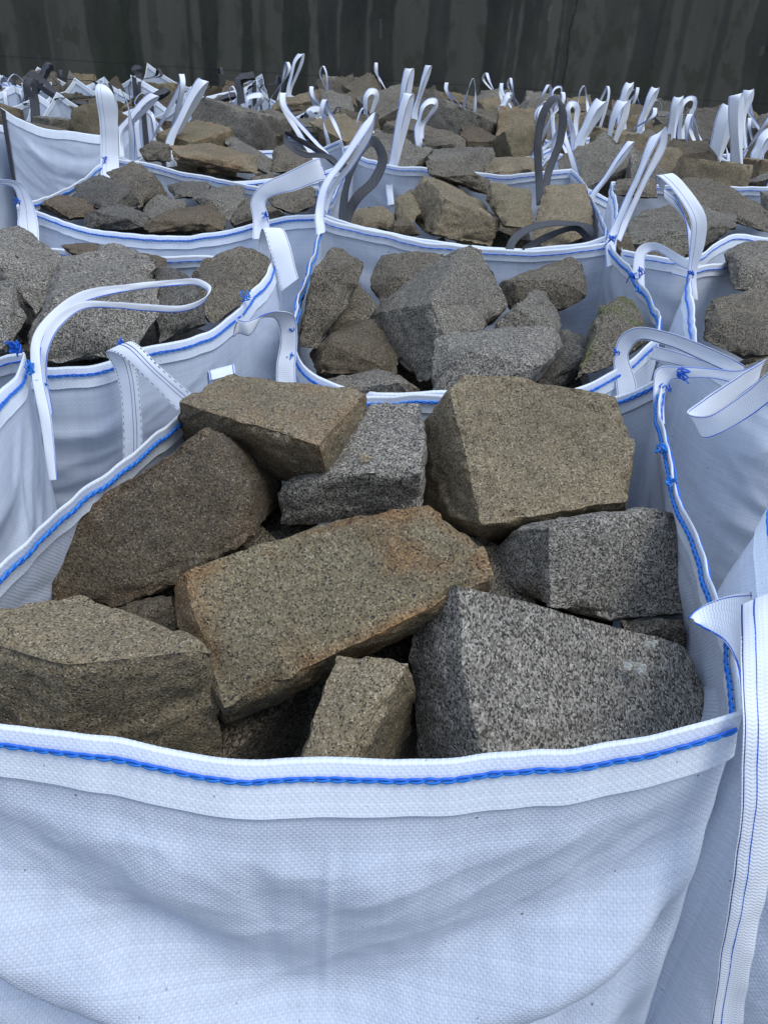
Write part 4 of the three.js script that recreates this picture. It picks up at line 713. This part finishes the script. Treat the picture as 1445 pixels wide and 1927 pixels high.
// back right corner of the nearest bag: bunched hem and the strap fallen in a V
strapPx(bag1, [[1232, 790, 1250, 800, 1.13], [1228, 736, 1250, 746, 1.16], [1236, 694, 1262, 716, 1.17], [1290, 690, 1292, 712, 1.165], [1345, 694, 1342, 712, 1.16], [1395, 696, 1380, 720, 1.15], [1440, 676, 1425, 712, 1.14], [1390, 706, 1372, 762, 1.10], [1322, 752, 1330, 812, 1.06], [1292, 776, 1322, 822, 1.05], [1330, 782, 1336, 824, 1.03], [1400, 738, 1408, 786, 1.02], [1460, 690, 1470, 740, 1.01], [1540, 650, 1550, 690, 1.0]], { lines: [[.05, MBlue], [.95, MBlue]], ripple: 0.002 });
tuft(bag1, at(1285, 704, 1.16), 14, 0.028, MBlue); tuft(bag1, at(1248, 726, 1.17), 12, 0.03, MBlue); tuft(bag1, at(1246, 846, .965), 9, 0.02); tuft(bag1, at(1264, 905, .885), 9, 0.02);
// front right corner of the nearest bag: folded strap, sewn down the corner
strapPx(bag1, [[1412, 1114, 1414, 1340, .580, .475], [1385, 1119, 1392, 1262, .595, .525], [1355, 1128, 1366, 1212, .605, .553], [1328, 1140, 1340, 1192, .608, .572], [1304, 1154, 1318, 1180, .602, .585], [1296, 1164, 1306, 1174, .592, .584]], { lines: [[.03, MBlue], [.96, MBlue]], ripple: 0.003, label: 'folded end of the strap lying over the rim' });
strapPx(bag1, [[1392, 1140, 1470, 1108, .56], [1393, 1250, 1474, 1232, .497], [1397, 1370, 1474, 1370, .456], [1394, 1500, 1466, 1505, .432], [1380, 1640, 1446, 1650, .413], [1356, 1780, 1416, 1792, .401], [1332, 1960, 1390, 1966, .392]], { lines: [[.36, MBlue], [.05, MNavy]], ripple: 0.004, label: 'wide strap sewn down the front corner' });
// third-row straps
strapPx(bagL3, [[38, 470, 74, 470, 2.36], [34, 420, 72, 416, 2.42], [36, 386, 58, 372, 2.44], [24, 352, 40, 345, 2.44], [-10, 350, 0, 338, 2.42], [-50, 385, -40, 350, 2.38]], { lines: [[.06, MBlue], [.5, MNavy], [.94, MBlue]] });
tuft(bagL3, at(36, 380, 2.42), 8, 0.03, MBlue);
strapPx(bagL3, [[190, 340, 226, 340, 3.08], [190, 296, 224, 300, 3.14], [188, 230, 222, 230, 3.16], [180, 170, 214, 178, 3.16], [186, 158, 200, 162, 3.2], [192, 180, 220, 190, 3.22], [196, 240, 222, 250, 3.22], [200, 290, 224, 296, 3.2]], { lines: [[.10, MBlue], [.3, MBlue]], label: 'broad white strap standing upright' });
tuft(bagL3, at(198, 300, 3.13), 6, 0.03, MBlue);
strapPx(bagL3, [[476, 450, 508, 448, 2.27], [476, 412, 506, 410, 2.30], [472, 380, 500, 380, 2.31], [490, 350, 522, 366, 2.31], [540, 324, 552, 360, 2.31], [596, 298, 606, 340, 2.32], [602, 304, 610, 344, 2.36], [600, 350, 612, 378, 2.38]], { lines: [[.06, MBlue], [.94, MBlue]] });
tuft(bagL3, at(500, 405, 2.29), 8, 0.03, MBlue);
// corner where the middle bags meet: white straps gathered, black webbing loops
strapLine(bag2, [[604, 440, 2.16, 20], [602, 395, 2.24, 30], [612, 350, 2.28, 45], [650, 295, 2.32, 50], [692, 232, 2.36, 45], [700, 218, 2.40, 40], [694, 250, 2.42, 40], [660, 310, 2.40, 55], [630, 350, 2.36, 60], [612, 398, 2.30, 60]], { w: 0.032, label: 'white strap pulled up to a peak' });
strapLine(bag3, [[648, 440, 2.33, 20], [646, 400, 2.38, 30], [652, 350, 2.44, 55], [676, 290, 2.5, 50], [702, 266, 2.52, 10], [720, 296, 2.5, -20], [704, 340, 2.46, -10], [672, 372, 2.42, 10], [656, 402, 2.40, 30], [652, 440, 2.34, 40]], { dark: true, w: 0.036, label: 'black webbing loop' });
strapLine(bag3, [[648, 325, 2.9, 30], [612, 292, 2.95, 20], [560, 262, 3.0, 40], [536, 250, 3.02, 60], [540, 268, 2.98, 20], [570, 290, 2.93, 20], [620, 296, 2.9, 30], [650, 330, 2.86, 30]], { dark: true, w: 0.024, label: 'black webbing loop lying on stones' });
strapLine(bag3, [[955, 480, 2.27, 20], [966, 452, 2.32, 20], [1000, 428, 2.40, 40], [1060, 420, 2.48, 50], [1104, 428, 2.46, 30], [1110, 452, 2.38, 20], [1085, 430, 2.42, 50], [1030, 445, 2.36, 40], [985, 472, 2.28, 20]], { dark: true, w: 0.03, label: 'black webbing draped over the front rim' });
strapLine(bag3, [[1016, 385, 2.95, 10], [1014, 340, 3.05, 10], [1012, 260, 3.1, 0], [1026, 205, 3.12, 0], [1046, 184, 3.14, 60], [1058, 210, 3.14, 20], [1054, 262, 3.12, 0], [1030, 330, 3.06, 10], [1026, 380, 2.98, 10]], { dark: true, w: 0.034, label: 'tall black webbing loop standing upright' });
strapLine(bag2, [[1150, 500, 2.10, 20], [1150, 455, 2.18, 20], [1172, 395, 2.22, 50], [1205, 320, 2.27, 60], [1232, 258, 2.30, 40], [1246, 248, 2.32, 10], [1246, 272, 2.33, 40], [1215, 335, 2.31, 60], [1182, 405, 2.27, 55], [1160, 450, 2.22, 20]], { w: 0.034, label: 'tall narrow white loop leaning right' });
tuft(bag2, at(1150, 448, 2.16), 9, 0.032, MBlue); tuft(bag2, at(1192, 520, 1.86), 9, 0.03, MBlue); tuft(bag2, at(1196, 545, 1.80), 6, 0.025);
strapPx(bagR2, [[1298, 560, 1312, 565, 1.96], [1294, 512, 1310, 514, 1.98], [1297, 460, 1326, 455, 1.98], [1298, 415, 1328, 410, 1.98], [1272, 366, 1308, 372, 2.0], [1236, 330, 1262, 326, 2.04], [1238, 346, 1250, 372, 2.08], [1270, 372, 1275, 398, 2.08], [1290, 420, 1300, 440, 2.06], [1296, 490, 1306, 495, 2.03]], { lines: [[.05, MBlue], [.35, MBlue]], label: 'wide white strap standing up and folded over' });
tuft(bagR2, at(1300, 514, 1.97), 9, 0.022, MBlue);
strapPx(bagR2, [[1192, 560, 1214, 560, 2.12], [1190, 512, 1212, 512, 2.16], [1200, 466, 1216, 478, 2.18], [1228, 456, 1232, 472, 2.18], [1290, 486, 1284, 504, 2.12], [1336, 508, 1326, 520, 2.08], [1330, 520, 1322, 530, 2.12], [1270, 500, 1262, 515, 2.16]], { lines: [[.94, MBlue]] });
tuft(bagR2, at(1206, 512, 2.15), 8, 0.03, MBlue);
// farther loops read one by one: [bag, [u v of root], [u v of top], z, lean of far leg, width, dark]
const loops = [
  [bag3, [735, 340], [768, 178], 3.3, 14, .045], [farBags[3], [748, 270], [770, 130], 3.9, 12, .05], [farBags[7], [780, 215], [806, 124], 5.0, 8, .05], [farBags[3], [790, 240], [812, 192], 4.1, 26, .05],
  [farBags[7], [692, 232], [700, 172], 4.9, 22, .06], [farBags[14], [944, 204], [958, 180], 5.6, 8, .06], [farBags[14], [1040, 215], [1050, 163], 5.3, 18, .02], [farBags[8], [1080, 250], [1076, 196], 4.6, 20, .05],
  [farBags[8], [1090, 268], [1130, 192], 4.4, 16, .055], [farBags[4], [1136, 318], [1172, 192], 3.9, 20, .055], [farBags[15], [1168, 200], [1184, 158], 5.4, 8, .05], [farBags[15], [1206, 232], [1232, 166], 5.3, 10, .045],
  [farBags[9], [1262, 255], [1276, 184], 4.6, 10, .05], [farBags[9], [1282, 250], [1298, 186], 4.7, 26, .03], [farBags[5], [1342, 305], [1372, 200], 4.0, 16, .07], [farBags[5], [1386, 325], [1384, 180], 3.9, 12, .06], [farBags[9], [1392, 235], [1408, 172], 4.6, 10, .055],
  [farBags[4], [1112, 375], [1186, 268], 3.3, 10, .025], [farBags[9], [1425, 290], [1450, 250], 4.4, 24, .06], [farBags[19], [544, 172], [566, 102], 6.2, 14, .04], [farBags[6], [470, 212], [482, 180], 4.9, 30, .05],
  [farBags[2], [322, 268], [382, 152], 3.8, 14, .06], [farBags[2], [226, 250], [290, 180], 3.5, 18, .035], [farBags[6], [600, 225], [590, 205], 5.0, 26, .05], [farBags[8], [1010, 250], [1020, 205], 4.6, 18, .05],
  [farBags[18], [262, 142], [258, 128], 6.3, 16, .05, 1], [farBags[12], [452, 150], [470, 142], 5.6, 26, .06, 1], [farBags[17], [60, 195], [92, 120], 5.8, 12, .06, 1], [farBags[11], [120, 195], [60, 140], 5.0, 22, .05, 1], [farBags[11], [190, 205], [150, 195], 5.2, 30, .05, 1], [farBags[10], [20, 190], [12, 150], 5.5, 30, .05, 1], [farBags[0], [66, 190], [56, 152], 4.5, 16, .06, 1], [farBags[12], [395, 200], [440, 178], 5.4, 18, .05, 1], [farBags[0], [262, 205], [312, 172], 4.4, 18, .05, 1],
];
loops.forEach(([b, [u0, v0], [u1, v1], z, sp, w, dk], i) => {
  const r = rng(300 + i), dx = u1 - u0, dy = v1 - v0, q = (t, s, dz, a) => [u0 + dx * t + s * sp * (0.7 + 0.3 * t), v0 + dy * t + (r() - 0.5) * 3, z + dz, a], tw = 30 + 40 * r();
  strapLine(b, [[u0, v0 + 46, z - .05, 20], q(0, -.25, 0, 25), q(.4, -.42, .01, tw), q(.8, -.5, .02, tw * .8), q(1.0, -.15, .03, tw * .6), q(.99, .3, .04, tw * .6), q(.78, .5, .05, tw * .7), q(.35, .3, .05, tw), q(0, .15, .04, 25), [u0 + 4, v0 + 44, z, 20]], { w: w * (i > 7 && i < 19 ? 1.05 : .8), dark: !!dk, far: true, seg: 46, lines: [[.07, dk ? MBlack : MBlue]] });
});
// corner seams of the tall bag, black webbing sewn down its corners
for (const f of [0.02, 0.98]) { const A = farBags[0].panel[0], P = [], Q = []; for (const d of [0.0, 0.1, 0.22, 0.36, 0.5]) { const n = A.nOf(f, d + 0.01); P.push(A.pos(f - 0.018, d).addScaledVector(n, 0.006)); Q.push(A.pos(f + 0.018, d).addScaledVector(n, 0.006)); } addStrap(farBags[0], P, Q, { dark: true, seg: 20, plain: true }); }
for (const i of [11, 12, 18]) for (const f of [0.03, 0.97]) { const A = farBags[i].panel[0], P = [], Q = []; for (const d of [0.0, 0.1, 0.2, 0.32]) { const n = A.nOf(f, d + 0.01); P.push(A.pos(f - 0.018, d).addScaledVector(n, 0.006)); Q.push(A.pos(f + 0.018, d).addScaledVector(n, 0.006)); } addStrap(farBags[i], P, Q, { dark: true, seg: 14, plain: true }); }
// other corner loops of the far bags
farBags.forEach((b, i) => { const r = rng(900 + i); for (const k of [0, 1, 2, 3]) if (r() < (b.dk ? 0.55 : 0.62)) cornerLoop(b, k, { dark: b.dk && r() < 0.8, lean: b.dk ? 0.3 : 0.2, h: b.dk ? 0.10 : 0.20 + 0.16 * r() }); });

// lichen crusts
lichen(greyF, 1225, 1212, .648, .010, MLichen, 3); lichen(greyF, 1200, 1255, .623, .014, MLichen, 4); lichen(greyB, 684, 860, .915, .012, MLichenTan, 5); lichen(tanA, 640, 756, 1.03, .022, MLichenTan, 6);

// ================================================================ labels of the remaining stones
const ord = ['first', 'second', 'third', 'fourth', 'fifth', 'sixth', 'seventh', 'eighth', 'ninth'];
for (const b of bags) {
  const list = b.stones.slice().sort((p, q) => q.c.z - p.c.z), rows = list.length > 8 ? ['at front of', 'in centre of', 'at back of'] : list.length > 3 ? ['at front of', 'at back of'] : ['in'];
  rows.forEach((phrase, k) => {
    const row = list.slice(Math.round(k * list.length / rows.length), Math.round((k + 1) * list.length / rows.length)).sort((p, q) => p.c.x - q.c.x);
    row.forEach((s, i) => {
      if (s.o.label) return;
      const { x, y, z } = s.size, m = Math.max(x, y, z), shape = y / m < 0.5 ? 'slab' : y / m > 0.8 ? 'chunk' : 'block';
      const place = row.length === 1 ? '' : i === 0 ? 'leftmost' : i === row.length - 1 ? 'rightmost' : ord[i] + ' from left';
      s.m.userData.label = `${TONE[s.o.tone][0]} ${shape}${place ? ', ' + place : ''} ${phrase} ${b.where}`;
    });
  });
}
for (const s of [...allStones.map((q) => q.m), ...bags.map((b) => b.g)]) { const n = s.userData.label.split(/[^A-Za-z]+/).filter(Boolean).length; if (n > 16) console.log('long', n, s.userData.label); }
console.log('bags', bags.length, 'stones', allStones.length);
let tri = 0; scene.traverse((o) => { if (o.isMesh) tri += (o.geometry.index ? o.geometry.index.count : o.geometry.attributes.position.count) / 3; }); console.log('triangles', tri);
renderer.render(scene, camera);
